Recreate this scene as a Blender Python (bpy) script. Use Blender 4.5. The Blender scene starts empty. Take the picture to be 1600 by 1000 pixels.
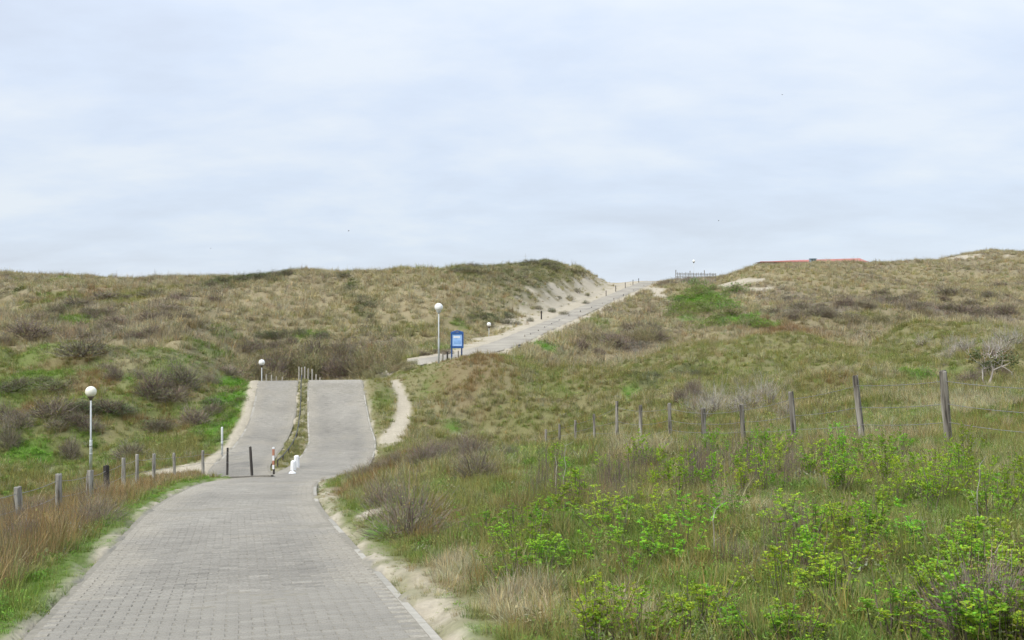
import bpy, math, random
import numpy as np
from mathutils import Vector, Matrix, noise as mnoise

random.seed(7)
RNG = np.random.default_rng(11)
R = math.radians
S = bpy.context.scene
C = S.collection

# ------------------------------------------------------------------ camera
# The eye is the origin; +Y is the viewing direction. Photo pixels are in the 1600 x 1000 frame.
F, CX, HZ = 1715.0, 800.0, 480.0
cam_d = bpy.data.cameras.new('camera')
cam = bpy.data.objects.new('camera', cam_d)
C.objects.link(cam)
cam.location = (0, 0, 0)
cam.rotation_euler = (R(90), 0, 0)
cam_d.sensor_width = 36.0
cam_d.lens = 36.0 * F / 1600.0
cam_d.shift_y = -(500 - HZ) / 1600.0
cam_d.clip_start = 0.05
cam_d.clip_end = 9000
S.camera = cam

# ------------------------------------------------------------------ sky, sun, exposure
SUN_EL, SUN_AZ = 48.0, 228.0          # azimuth clockwise from +Y: from the left, a little behind the camera
W = bpy.data.worlds.new('World')
S.world = W
W.use_nodes = True
nt = W.node_tree
nt.nodes.clear()


def N(t, kind, **kw):
    n = t.nodes.new(kind)
    for k, v in kw.items():
        setattr(n, k, v)
    return n


def build_world():
    L = nt.links.new
    out = N(nt, 'ShaderNodeOutputWorld')
    bg = N(nt, 'ShaderNodeBackground')
    sky = N(nt, 'ShaderNodeTexSky', sky_type='NISHITA')
    sky.sun_disc = False
    sky.sun_elevation = R(SUN_EL)
    sky.sun_rotation = R(SUN_AZ)
    sky.air_density = 1.0
    sky.dust_density = 0.2
    sky.ozone_density = 2.0
    tc = N(nt, 'ShaderNodeTexCoord')
    sep = N(nt, 'ShaderNodeSeparateXYZ')
    L(tc.outputs['Generated'], sep.inputs[0])
    el = N(nt, 'ShaderNodeMath', operation='MAXIMUM')
    L(sep.outputs['Z'], el.inputs[0])
    el.inputs[1].default_value = 0.0
    den = N(nt, 'ShaderNodeMath', operation='ADD')
    L(el.outputs[0], den.inputs[0])
    den.inputs[1].default_value = 0.24
    dx = N(nt, 'ShaderNodeMath', operation='DIVIDE')
    dy = N(nt, 'ShaderNodeMath', operation='DIVIDE')
    L(sep.outputs['X'], dx.inputs[0]); L(den.outputs[0], dx.inputs[1])
    L(sep.outputs['Y'], dy.inputs[0]); L(den.outputs[0], dy.inputs[1])
    cmb = N(nt, 'ShaderNodeCombineXYZ')
    L(dx.outputs[0], cmb.inputs[0]); L(dy.outputs[0], cmb.inputs[1])
    # slow sheets of cloud with finer wisps in them
    n1 = N(nt, 'ShaderNodeTexNoise')
    n1.inputs['Scale'].default_value = 1.6
    n1.inputs['Detail'].default_value = 7.0
    n1.inputs['Roughness'].default_value = 0.52
    n1.inputs['Distortion'].default_value = 0.5
    mp = N(nt, 'ShaderNodeMapping')
    mp.inputs['Scale'].default_value = (0.75, 1.0, 1.0)
    mp.inputs['Location'].default_value = (7.6, 4.2, 0.4)
    L(cmb.outputs[0], mp.inputs['Vector'])
    L(mp.outputs[0], n1.inputs['Vector'])
    ramp = N(nt, 'ShaderNodeValToRGB')
    e = ramp.color_ramp.elements
    e[0].position, e[0].color = 0.34, (0.735, 0.81, 0.945, 1)
    e[1].position, e[1].color = 0.62, (0.92, 0.985, 1.07, 1)
    m_ = ramp.color_ramp.elements.new(0.49)
    m_.color = (0.81, 0.905, 1.06, 1)
    n2 = N(nt, 'ShaderNodeTexNoise')
    n2.inputs['Scale'].default_value = 4.6
    n2.inputs['Detail'].default_value = 6.0
    n2.inputs['Roughness'].default_value = 0.55
    L(mp.outputs[0], n2.inputs['Vector'])
    mxn = N(nt, 'ShaderNodeMix', data_type='FLOAT')
    mxn.inputs[0].default_value = 0.38
    L(n1.outputs['Fac'], mxn.inputs[2]); L(n2.outputs['Fac'], mxn.inputs[3])
    L(mxn.outputs[0], ramp.inputs[0])
    # an overcast sky is brighter overhead than at the horizon (CIE: 1 + 2 sin e, softened)
    g0 = N(nt, 'ShaderNodeMath', operation='POWER')
    L(el.outputs[0], g0.inputs[0])
    g0.inputs[1].default_value = 1.5
    gr = N(nt, 'ShaderNodeMath', operation='MULTIPLY_ADD')
    L(g0.outputs[0], gr.inputs[0])
    gr.inputs[1].default_value = 1.05
    gr.inputs[2].default_value = 0.90
    cl = N(nt, 'ShaderNodeVectorMath', operation='SCALE')
    L(ramp.outputs[0], cl.inputs[0]); L(gr.outputs[0], cl.inputs['Scale'])
    sk = N(nt, 'ShaderNodeVectorMath', operation='SCALE')
    L(sky.outputs[0], sk.inputs[0])
    sk.inputs['Scale'].default_value = 0.10
    mix = N(nt, 'ShaderNodeMix', data_type='RGBA')
    mix.inputs[0].default_value = 0.84
    L(sk.outputs[0], mix.inputs[6]); L(cl.outputs[0], mix.inputs[7])
    L(mix.outputs[2], bg.inputs['Color'])
    bg.inputs['Strength'].default_value = 1.0
    L(bg.outputs[0], out.inputs[0])


build_world()
sun_d = bpy.data.lights.new('sun', 'SUN')
sun_d.energy = 2.9
sun_d.angle = R(11)
sun_d.color = (1.0, 0.95, 0.86)
sun = bpy.data.objects.new('sun', sun_d)
C.objects.link(sun)
az = R(SUN_AZ)
sdir = Vector((math.sin(az) * math.cos(R(SUN_EL)), math.cos(az) * math.cos(R(SUN_EL)), math.sin(R(SUN_EL))))
sun.rotation_euler = (-sdir).to_track_quat('-Z', 'Y').to_euler()
sun.location = (-20, -30, 40)

S.view_settings.view_transform = 'Standard'
S.view_settings.look = 'None'
S.view_settings.gamma = 1.0
S.view_settings.exposure = 0.0
S.view_settings.use_curve_mapping = False
S.render.engine = 'CYCLES'
S.cycles.max_bounces = 3
S.cycles.diffuse_bounces = 2
S.cycles.glossy_bounces = 2
S.cycles.transparent_max_bounces = 6
S.cycles.debug_use_spatial_splits = True
S.cycles.use_denoising = True
S.cycles.use_adaptive_sampling = True
S.cycles.adaptive_threshold = 0.03


# ------------------------------------------------------------------ helpers
def tag(o, label=None, cat=None, group=None, kind=None):
    if label: o['label'] = label
    if cat: o['category'] = cat
    if group: o['group'] = group
    if kind: o['kind'] = kind
    return o


def empty(name, loc=(0, 0, 0), rz=0.0):
    o = bpy.data.objects.new(name, None)
    o.empty_display_size = 0.2
    C.objects.link(o)
    o.location = loc
    o.rotation_euler = (0, 0, rz)
    return o


def mesh_obj(name, verts, faces, mat, parent=None, smooth=False):
    me = bpy.data.meshes.new(name)
    me.from_pydata([tuple(v) for v in verts], [], faces)
    me.materials.append(mat)
    if smooth:
        me.polygons.foreach_set('use_smooth', [True] * len(me.polygons))
    me.update()
    o = bpy.data.objects.new(name, me)
    C.objects.link(o)
    if parent: o.parent = parent
    return o


def data_obj(name, me, parent=None, loc=None, rot=None, scale=None):
    o = bpy.data.objects.new(name, me)
    C.objects.link(o)
    if parent: o.parent = parent
    if loc is not None: o.location = loc
    if rot is not None: o.rotation_euler = rot
    if scale is not None: o.scale = scale
    return o


class MB:
    """collects shapes for ONE mesh"""
    def __init__(self):
        self.v, self.f = [], []

    def add(self, vs, fs):
        b = len(self.v)
        self.v += [tuple(x) for x in vs]
        self.f += [tuple(i + b for i in q) for q in fs]

    def box(self, c, s, M=None):
        x, y, z = s[0] / 2, s[1] / 2, s[2] / 2
        vs = [Vector((i * x, j * y, k * z)) for k in (-1, 1) for j in (-1, 1) for i in (-1, 1)]
        if M: vs = [M @ q for q in vs]
        vs = [q + Vector(c) for q in vs]
        self.add(vs, [(0, 2, 3, 1), (4, 5, 7, 6), (0, 1, 5, 4), (2, 6, 7, 3), (0, 4, 6, 2), (1, 3, 7, 5)])

    def lathe(self, prof, n=16, at=(0, 0, 0)):
        vs, fs = [], []
        for r, z in prof:
            for k in range(n):
                a = 2 * math.pi * k / n
                vs.append((at[0] + r * math.cos(a), at[1] + r * math.sin(a), at[2] + z))
        for i in range(len(prof) - 1):
            for k in range(n):
                k2 = (k + 1) % n
                fs.append((i * n + k, i * n + k2, (i + 1) * n + k2, (i + 1) * n + k))
        fs.append(tuple(range(n))[::-1])
        fs.append(tuple((len(prof) - 1) * n + k for k in range(n)))
        self.add(vs, fs)

    def tube(self, pts, radii, n=5, cap=True):
        pts = [Vector(p) for p in pts]
        vs, fs = [], []
        for i, p in enumerate(pts):
            d = (pts[min(i + 1, len(pts) - 1)] - pts[max(i - 1, 0)])
            if d.length < 1e-9: d = Vector((0, 0, 1))
            d.normalize()
            a = Vector((0, 0, 1)) if abs(d.z) < 0.9 else Vector((1, 0, 0))
            u = d.cross(a).normalized()
            w = d.cross(u)
            r = radii[i] if hasattr(radii, '__len__') else radii
            for k in range(n):
                t = 2 * math.pi * k / n
                vs.append(p + u * (r * math.cos(t)) + w * (r * math.sin(t)))
        for i in range(len(pts) - 1):
            for k in range(n):
                k2 = (k + 1) % n
                fs.append((i * n + k, i * n + k2, (i + 1) * n + k2, (i + 1) * n + k))
        if cap and n > 2:
            fs.append(tuple(range(n))[::-1])
            fs.append(tuple((len(pts) - 1) * n + k for k in range(n)))
        self.add(vs, fs)

    def build(self, name, mat, parent=None, smooth=False):
        return mesh_obj(name, self.v, self.f, mat, parent, smooth)

    def data(self, name, mat, smooth=False):
        me = bpy.data.meshes.new(name)
        me.from_pydata(self.v, [], self.f)
        me.materials.append(mat)
        if smooth:
            me.polygons.foreach_set('use_smooth', [True] * len(me.polygons))
        me.update()
        return me


# numpy value noise
_LAT = RNG.random((256, 256))


def vnoise(x, y):
    x = np.asarray(x, float); y = np.asarray(y, float)
    xi = np.floor(x).astype(int); yi = np.floor(y).astype(int)
    fx = x - xi; fy = y - yi
    fx = fx * fx * (3 - 2 * fx); fy = fy * fy * (3 - 2 * fy)
    a = _LAT[xi & 255, yi & 255]; b = _LAT[(xi + 1) & 255, yi & 255]
    c = _LAT[xi & 255, (yi + 1) & 255]; d = _LAT[(xi + 1) & 255, (yi + 1) & 255]
    return (a * (1 - fx) + b * fx) * (1 - fy) + (c * (1 - fx) + d * fx) * fy


def fbm(x, y, octv=4, gain=0.5):
    s, a, t = 0.0, 1.0, 0.0
    x = np.asarray(x, float); y = np.asarray(y, float)
    for k in range(octv):
        s = s + a * vnoise(x + 17.3 * k, y + 9.1 * k)
        t += a
        a *= gain
        x = x * 2.03; y = y * 2.03
    return s / t


def sstep(a, b, x):
    t = np.clip((np.asarray(x, float) - a) / (b - a), 0, 1)
    return t * t * (3 - 2 * t)


def pt(px, py, d):
    return ((px - CX) / F * d, d, -(py - HZ) / F * d)


# ------------------------------------------------------------------ path centrelines (X, Y, Z)
def dense(P, step=0.25):
    """Catmull-Rom through P, resampled at equal steps"""
    P = np.array(P, float)
    Q = np.vstack([2 * P[0] - P[1], P, 2 * P[-1] - P[-2]])
    out = []
    for i in range(1, len(Q) - 2):
        p0, p1, p2, p3 = Q[i - 1:i + 3]
        for t in np.linspace(0, 1, 40, endpoint=False):
            out.append(0.5 * (2 * p1 + (p2 - p0) * t + (2 * p0 - 5 * p1 + 4 * p2 - p3) * t * t + (3 * p1 - p0 - 3 * p2 + p3) * t ** 3))
    out.append(P[-1])
    out = np.array(out)
    s = np.r_[0, np.cumsum(np.linalg.norm(np.diff(out, axis=0), axis=1))]
    n = int(s[-1] / step) + 1
    t = np.linspace(0, s[-1], n)
    return np.stack([np.interp(t, s, out[:, k]) for k in range(3)], 1)


MAIN = dense([(2.3, -10, -0.85), (0.9, -4, -1.33), (-0.09, 0, -1.70), (-2.14, 8.26, -2.50), (-3.7, 14.5, -3.12),
              (-5.05, 20, -3.66), (-6.12, 25.6, -4.24), (-6.60, 29, -4.62), (-6.80, 33, -5.13), (-6.95, 38, -5.80),
              (-7.2, 44, -6.22), (-7.75, 50, -6.20), (-8.5, 54, -5.80), (-9.25, 58, -5.08), (-9.8, 61, -4.42),
              (-10.15, 63, -4.22), (-10.5, 65.2, -4.34), (-11.0, 68, -4.78), (-12.0, 74, -6.1), (-13.0, 80, -7.1), (-13.6, 88, -7.6)])
LANE = dense([(-8.85, 35.6, -5.45), (-9.55, 38.5, -5.85), (-10.6, 43, -6.2), (-11.35, 49, -6.24), (-11.9, 54, -5.80), (-12.5, 58, -5.08),
              (-13.05, 61, -4.42), (-13.4, 63, -4.25), (-13.8, 65.2, -4.4), (-14.3, 68, -4.85), (-15.3, 74, -6.1), (-16.2, 80, -7.1), (-16.8, 88, -7.6)])
BRANCH = dense([(-11.2, 47.5, -6.25), (-11.3, 44.5, -6.22), (-11.9, 42.4, -6.2), (-12.7, 41.6, -6.3)])
FARP = dense([(-11.5, 82, -6.6), (-9.2, 80, -5.6), (-6.9, 79, -4.0), (-5.0, 83, -3.85), (-3.1, 90, -3.72), (-0.6, 103, -3.40), (2.1, 120, -2.78),
              (8.75, 150, -0.85), (17.3, 185, 1.86), (25.0, 213, 4.3), (29.8, 233, 5.55), (34, 250, 5.6), (40, 275, 4.2), (50, 310, 1.5)], 0.8)
W_MAIN, W_LANE, W_BR, W_FAR = 3.08, 2.25, 1.5, 3.2
PATHS = [(MAIN, W_MAIN), (LANE, W_LANE), (BRANCH, W_BR), (FARP, W_FAR)]


def path_frame(P):
    T = np.gradient(P[:, :2], axis=0)
    T /= np.linalg.norm(T, axis=1)[:, None]
    return T, np.stack([T[:, 1], -T[:, 0]], 1)      # tangent, right-hand side


def nearest(P, X, Y):
    """distance to the centreline, signed side (+ = right), height and arc index, chunked"""
    X = np.ravel(X); Y = np.ravel(Y)
    D = np.full(X.shape, 1e9); Z = np.zeros(X.shape); SD = np.zeros(X.shape); I = np.zeros(X.shape, int)
    lo, hi = P[:, :2].min(0) - 14, P[:, :2].max(0) + 14
    m = np.where((X > lo[0]) & (X < hi[0]) & (Y > lo[1]) & (Y < hi[1]))[0]
    T, Rr = path_frame(P)
    for k in range(0, len(m), 20000):
        q = m[k:k + 20000]
        dx = X[q, None] - P[None, :, 0]; dy = Y[q, None] - P[None, :, 1]
        dd = dx * dx + dy * dy
        j = dd.argmin(1)
        r = np.arange(len(q))
        lat = dx[r, j] * Rr[j, 0] + dy[r, j] * Rr[j, 1]
        along = dx[r, j] * T[j, 0] + dy[r, j] * T[j, 1]
        D[q] = np.sqrt(dd[r, j]); SD[q] = lat; I[q] = j
        jn = np.clip(j + np.where(along > 0, 1, -1), 0, len(P) - 1)
        seg = np.linalg.norm(P[jn, :2] - P[j, :2], axis=1) + 1e-9
        Z[q] = P[j, 2] + (P[jn, 2] - P[j, 2]) * np.clip(np.abs(along) / seg, 0, 1)
    return D, SD, Z, I


# ------------------------------------------------------------------ terrain: control points, thin-plate spline
Y0 = 12.0
CP = []


def cp(px, py, d, veg=0.32):
    x, y, z = pt(px, py, d)
    CP.append((x, y, z - (veg if d > 35 else 0)))


def cz(px, d, z):
    CP.append(((px - CX) / F * d, d, z))


def cw(x, y, z):
    CP.append((x, y, z))


# around and near the camera
for q in [(-8, -8, -1.2), (-3, -8, -1.1), (6, -8, -1.1), (12, -8, -1.0), (-6, 0, -1.8), (-10, 0, -1.9), (5, 0, -1.65), (9, 0, -1.5),
          (-4.6, 6, -2.3), (-8, 6, -2.5), (2.6, 6, -2.0), (5.5, 6, -1.75), (9, 6, -1.5), (-5.5, 10, -2.72), (-9, 10, -3.0),
          (1.2, 9, -2.38), (3.2, 9, -2.12), (6.5, 10, -1.95), (1.0, 13, -2.62), (4, 13, -2.4), (8, 13, -2.1), (-1.2, 16, -3.05), (2, 17, -2.85), (6, 17, -2.5),
          (-7.2, 15, -3.35), (-11, 15, -3.7), (-8.3, 20, -3.95), (-12, 22, -4.5), (-17, 22, -5.0), (-9.2, 25, -4.45), (-13, 28, -5.4), (-18, 30, -6.1),
          (-10.2, 29, -4.95), (-10.9, 33, -5.35), (-13.2, 34, -6.0), (-10.6, 37.6, -5.85), (-9.0, 34.5, -5.4), (-16, 45, -6.5), (-22, 44, -6.7),
          (-2.4, 22, -3.5), (1.5, 23, -3.25), (-4.2, 27, -4.25), (-2.6, 29, -3.95), (0, 30, -3.9), (2.8, 28, -3.5), (-4.5, 33, -4.75), (-2.0, 34, -4.5), (1.0, 36, -4.6),
          (-4.6, 40, -5.7), (-1, 41, -5.5), (-5.0, 46, -6.1), (-4.9, 50, -5.95)]:
    cw(*q)
for px, py, d in [(1477, 697, 19.5), (1341, 690, 22.5), (1237, 688, 25), (1159, 690, 27), (1098, 690, 29), (1046, 689, 32), (1600, 700, 19), (1760, 690, 19)]:
    cp(px, py, d)
for px, py, d in [(1600, 625, 30), (1500, 645, 30), (1400, 655, 33), (1300, 658, 36), (1200, 660, 37), (1001, 684, 36), (928, 676, 42), (890, 682, 46), (853, 690, 50),
                  (964, 660, 50), (1800, 620, 30), (2000, 640, 24),
                  # middle slope right of the hump
                  (640, 590, 65), (590, 590, 65), (600, 640, 57), (660, 640, 56), (640, 690, 50), (700, 685, 47), (720, 640, 55), (690, 565, 67),
                  (740, 556, 67), (800, 557, 67), (850, 561, 66), (900, 565, 66), (955, 574, 65), (1010, 550, 78), (1060, 531, 80), (1130, 522, 80), (1200, 515, 80), (1270, 517, 79), (1320, 530, 77),
                  (1385, 512, 86), (1440, 493, 88), (1500, 498, 88), (1600, 509, 86), (1800, 502, 86),
                  (800, 620, 58), (800, 665, 52), (900, 600, 60), (900, 650, 51), (1000, 635, 50), (1000, 600, 57), (1090, 575, 65), (1200, 562, 66), (1150, 640, 42), (1150, 600, 51),
                  (1300, 600, 48), (1300, 560, 60), (1450, 600, 42), (1450, 555, 58), (1380, 545, 70), (1600, 595, 38), (1600, 555, 54), (1800, 580, 42),
                  # right of the far path
                  (930, 525, 113), (980, 505, 133), (1040, 470, 170), (1050, 440, 205), (1100, 450, 190), (1112, 443, 214), (1080, 445, 214), (1085, 480, 152), (1110, 505, 130), (1180, 500, 130),
                  (1190, 440, 185), (1300, 470, 155), (1300, 500, 128), (1300, 430, 190), (1160, 418, 212), (1200, 413, 212), (1260, 411, 212), (1350, 410, 215), (1420, 409, 225),
                  (1480, 401, 240), (1550, 389, 255), (1600, 397, 255), (1700, 400, 250), (1900, 395, 250), (1420, 430, 200), (1550, 425, 205), (1500, 445, 185), (1500, 475, 145),
                  (1600, 460, 170), (1800, 450, 180),
                  # far left dune
                  (-250, 430, 195), (-100, 428, 190), (0, 428, 190), (100, 426, 185), (155, 430, 183), (225, 435, 180), (300, 435, 178), (380, 428, 168), (450, 422, 162), (520, 425, 162),
                  (600, 419, 160), (690, 414, 162), (770, 411, 172), (850, 411, 186), (905, 413, 205), (935, 427, 216), (962, 439, 227),
                  (-150, 490, 125), (0, 480, 132), (150, 480, 126), (-100, 525, 98), (0, 522, 98), (200, 522, 98), (300, 480, 122), (300, 530, 94), (400, 470, 134), (400, 530, 114),
                  (500, 470, 136), (500, 525, 119), (600, 470, 135), (600, 530, 114), (700, 470, 137), (700, 525, 112), (800, 450, 152), (790, 497, 136), (850, 488, 146), (860, 470, 154), (880, 455, 168), (905, 462, 168), (905, 442, 182), (930, 456, 180), (930, 442, 194), (950, 449, 200),
                  (500, 575, 106), (430, 570, 104), (600, 566, 104), (650, 555, 98),
                  # near left dune
                  (-150, 540, 74), (0, 541, 73), (100, 541, 74), (200, 546, 74), (280, 547, 72), (340, 572, 69), (380, 598, 65), (0, 620, 58), (0, 690, 50), (100, 600, 60), (100, 680, 51), (200, 600, 60), (200, 685, 49),
                  (300, 600, 60), (300, 675, 51), (355, 650, 55), (335, 700, 47), (60, 722, 47), (140, 726, 47), (-150, 640, 56), (-150, 715, 46)]:
    cp(px, py, d)
for px, d, z in [(0, 86, -6.0), (150, 86, -6.2), (280, 86, -6.6), (-150, 86, -5.8), (340, 82, -6.2), (400, 88, -7.9), (500, 90, -7.6), (560, 88, -6.8), (610, 80, -5.6), (640, 82, -4.6),
                 (764, 118, -3.8), (764, 127, -4.4), (700, 118, -3.2), (800, 96, -3.9), (850, 77, -4.9), (920, 76, -5.2), (980, 72, -4.9), (900, 94, -5.2), (1000, 98, -5.2), (1100, 100, -5.2), (1200, 100, -4.9), (1300, 98, -4.6), (1345, 86, -3.6), (1400, 106, -4.0), (1500, 108, -3.6), (1700, 108, -3.2),
                 (-200, 260, 1.0), (150, 255, 0.5), (450, 245, 0.5), (700, 245, 0.5), (880, 268, 2.5), (650, 190, 4.2), (720, 190, 4.6), (790, 206, 5.0), (850, 222, 5.2), (900, 236, 5.4), (790, 235, 2.6), (860, 250, 3.0),  (1200, 265, 6.5), (1400, 275, 6.5), (1600, 310, 8), (1800, 320, 8),
                 (-200, 380, -4), (300, 380, -4), (800, 380, -4), (1300, 380, -2), (1800, 400, -1)]:
    cz(px, d, z)
for P, w in PATHS:
    st = 16 if P is not FARP else 9
    CP += [tuple(q) for q in P[::st]]
CP = np.array(CP)
# thin out points that nearly coincide in spline space


def uv(x, y):
    v = np.log(np.maximum(y, -11.0) + Y0)
    return x / (y + Y0) * 2.2, v


cu, cv = uv(CP[:, 0], CP[:, 1])
keep = []
for i in range(len(CP)):
    if all((cu[i] - cu[j]) ** 2 + (cv[i] - cv[j]) ** 2 > 0.018 ** 2 for j in keep):
        keep.append(i)
CP = CP[keep]; cu = cu[keep]; cv = cv[keep]


def tpsk(r2):
    return np.where(r2 > 1e-12, 0.5 * r2 * np.log(r2 + 1e-20), 0.0)


n_ = len(CP)
A = np.zeros((n_ + 3, n_ + 3))
A[:n_, :n_] = tpsk((cu[:, None] - cu[None]) ** 2 + (cv[:, None] - cv[None]) ** 2) + np.eye(n_) * 2e-4
A[:n_, n_] = 1; A[:n_, n_ + 1] = cu; A[:n_, n_ + 2] = cv
A[n_, :n_] = 1; A[n_ + 1, :n_] = cu; A[n_ + 2, :n_] = cv
SOL = np.linalg.solve(A, np.r_[CP[:, 2], 0, 0, 0])


def tps(x, y):
    u, v = uv(x, y)
    out = np.empty(u.shape)
    for k in range(0, len(u), 15000):
        a, b = u[k:k + 15000], v[k:k + 15000]
        out[k:k + 15000] = tpsk((a[:, None] - cu[None]) ** 2 + (b[:, None] - cv[None]) ** 2) @ SOL[:n_] + SOL[n_] + SOL[n_ + 1] * a + SOL[n_ + 2] * b
    return out


NU, NV = 470, 560
UMAX = 0.62
gu = np.linspace(-UMAX, UMAX, NU)
v_near = np.linspace(math.log(-9 + Y0), math.log(400 + Y0), NV)
v_far = np.linspace(math.log(400 + Y0), math.log(6000), 26)[1:]
gv = np.r_[v_near, v_far]
GV, GU = np.meshgrid(gv, gu, indexing='ij')
GY = np.exp(GV) - Y0
GX = GU * (GY + Y0)
GX = GX + np.sign(GU) * np.maximum(np.abs(GU) - 0.5, 0) * 60          # the near rows reach well to either side
gx, gy = GX.ravel(), GY.ravel()
gz = tps(np.clip(gx, -0.66 * (gy + Y0), 0.66 * (gy + Y0)), np.minimum(gy, 400))
fade = sstep(330, 460, gy)
gz = gz * (1 - fade) + (-6.0) * fade
DIST = [nearest(P, gx, gy) for P, w in PATHS]
dmin = np.min([D - w / 2 for (D, SD, Zp, I), (P, w) in zip(DIST, PATHS)], axis=0)
# hummocks of the dunes, fading out at the paths
bump = (fbm(gx * 0.16 + 5, gy * 0.16, 3) - 0.5) * 1.3 + (fbm(gx * 0.6, gy * 0.6 + 3, 3) - 0.5) * 0.42
far_b = (fbm(gx * 0.11 + 1, gy * 0.11 + 8, 3) - 0.5) * 1.0
def billow(x, y):
    """rounded mounds with narrow folds between them"""
    wx = (fbm(x * .5 + 90, y * .5, 2) - .5) * 1.2; wy = (fbm(x * .5, y * .5 + 50, 2) - .5) * 1.2
    return np.sqrt(np.abs(2 * (0.7 * vnoise(x + wx, y + wy) + 0.3 * vnoise(2.1 * x + 7, 2.1 * y)) - 1) + .01) - 0.62


mid_m = sstep(38, 52, gy) * sstep(100, 84, gy); far_m = sstep(84, 105, gy)
bump = bump + billow(gx / 8.5 + 3, gy / 10.0 + 1) * (1.2 + 0.7 * (gx < 0)) * mid_m + billow(gx / 13 + 13, gy / 16 + 4) * 2.0 * far_m * (1 - 0.55 * sstep(150, 185, gy)) + billow(gx / 3.2, gy / 3.8 + 2) * 0.42 * (1 - sstep(36, 46, gy)) * 2
gz += (bump * (0.25 + 0.75 * sstep(25, 60, gy)) + far_b * sstep(80, 130, gy)) * sstep(0.3, 5.0, dmin) * (1 - fade)
wob = (fbm(gx * 1.3 + 40, gy * 1.3, 3) - 0.5)
for (D, SD, Zp, I), (P, w) in zip(DIST, PATHS):
    sh = 2.4 if P is MAIN else (1.2 if P is not FARP else 7.0)
    b = 1 - sstep(w / 2 + 0.35, w / 2 + sh, D)
    gz = gz * (1 - b) + (Zp + 0.035) * b
for (D, SD, Zp, I), (P, w) in zip(DIST, PATHS):
    sc_ = 0.36 if P is not FARP else 0.8
    edge = w / 2 - 0.06 + wob * 2 * sc_
    inn = 1 - sstep(edge, edge + 0.24, D)
    gz = np.where(inn > 0, gz * (1 - inn) + (np.minimum(gz, Zp) - 0.09) * inn, gz)
GZ = gz.reshape(GX.shape)
# a fast height lookup on the same grid (the u axis is regular where |u| < 0.5)


def ground(x, y):
    x = np.asarray(x, float); y = np.asarray(y, float)
    v = np.log(np.maximum(y, -8.9) + Y0)
    jv = np.clip((v - v_near[0]) / (v_near[1] - v_near[0]), 0, NV - 1.001)
    t = x / (y + Y0)
    over = np.abs(x) > 0.5 * (y + Y0)
    t = np.where(over, np.sign(x) * (np.abs(x) + 30) / (y + Y0 + 60), t)
    ju = np.clip((t + UMAX) / (2 * UMAX) * (NU - 1), 0, NU - 1.001)
    i0 = jv.astype(int); k0 = ju.astype(int); a = jv - i0; b = ju - k0
    return (GZ[i0, k0] * (1 - b) + GZ[i0, k0 + 1] * b) * (1 - a) + (GZ[i0 + 1, k0] * (1 - b) + GZ[i0 + 1, k0 + 1] * b) * a


_RD = np.exp(np.linspace(math.log(4.0), math.log(330.0), 2200))


def hit(px, py, dmin_=4.0):
    """where the ray through a photo pixel first meets the ground"""
    x = (px - CX) / F * _RD; z = -(py - HZ) / F * _RD
    under = (ground(x, _RD) > z) & (_RD > dmin_)
    k = int(np.argmax(under)) if under.any() else -1
    if k <= 0: k = len(_RD) - 1 if k < 0 else k
    d = _RD[k]
    return (x[k], d, float(ground(x[k], d)))


def on(px, d):
    x = (px - CX) / F * d
    return (x, d, float(ground(x, d)))


# ------------------------------------------------------------------ materials
def principled(name, rough=0.8, spec=0.3):
    m = bpy.data.materials.new(name)
    m.use_nodes = True
    b = m.node_tree.nodes['Principled BSDF']
    b.inputs['Roughness'].default_value = rough
    b.inputs['Specular IOR Level'].default_value = spec
    return m, m.node_tree, b


def mat_noise(name, stops, scale=8.0, detail=5.0, rough=0.8, spec=0.3, bump=0.0, bscale=None, stretch=(1, 1, 1), coord='Object', rnd=0.0, metal=0.0):
    """colour from a ramp over noise, with fine relief; rnd = value change from object to object"""
    m, t, b = principled(name, rough, spec)
    L = t.links.new
    tc = N(t, 'ShaderNodeTexCoord')
    mp = N(t, 'ShaderNodeMapping')
    mp.inputs['Scale'].default_value = stretch
    L(tc.outputs[coord], mp.inputs['Vector'])
    n = N(t, 'ShaderNodeTexNoise')
    n.inputs['Scale'].default_value = scale
    n.inputs['Detail'].default_value = detail
    n.inputs['Roughness'].default_value = 0.6
    L(mp.outputs[0], n.inputs['Vector'])
    r = N(t, 'ShaderNodeValToRGB')
    e = r.color_ramp.elements
    e[0].position, e[0].color = stops[0][0], (*stops[0][1], 1)
    e[1].position, e[1].color = stops[-1][0], (*stops[-1][1], 1)
    for p, c in stops[1:-1]:
        r.color_ramp.elements.new(p).color = (*c, 1)
    L(n.outputs['Fac'], r.inputs[0])
    col = r.outputs[0]
    if rnd > 0:
        oi = N(t, 'ShaderNodeObjectInfo')
        mr = N(t, 'ShaderNodeMapRange')
        mr.inputs['To Min'].default_value = 1 - rnd
        mr.inputs['To Max'].default_value = 1 + rnd
        L(oi.outputs['Random'], mr.inputs['Value'])
        sc_ = N(t, 'ShaderNodeVectorMath', operation='SCALE')
        L(col, sc_.inputs[0]); L(mr.outputs[0], sc_.inputs['Scale'])
        col = sc_.outputs[0]
    L(col, b.inputs['Base Color'])
    b.inputs['Metallic'].default_value = metal
    if bump > 0:
        n2 = N(t, 'ShaderNodeTexNoise')
        n2.inputs['Scale'].default_value = bscale or scale * 3
        n2.inputs['Detail'].default_value = 4
        L(mp.outputs[0], n2.inputs['Vector'])
        bp = N(t, 'ShaderNodeBump')
        bp.inputs['Strength'].default_value = bump
        bp.inputs['Distance'].default_value = 0.02
        L(n2.outputs['Fac'], bp.inputs['Height'])
        L(bp.outputs[0], b.inputs['Normal'])
    return m


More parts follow.
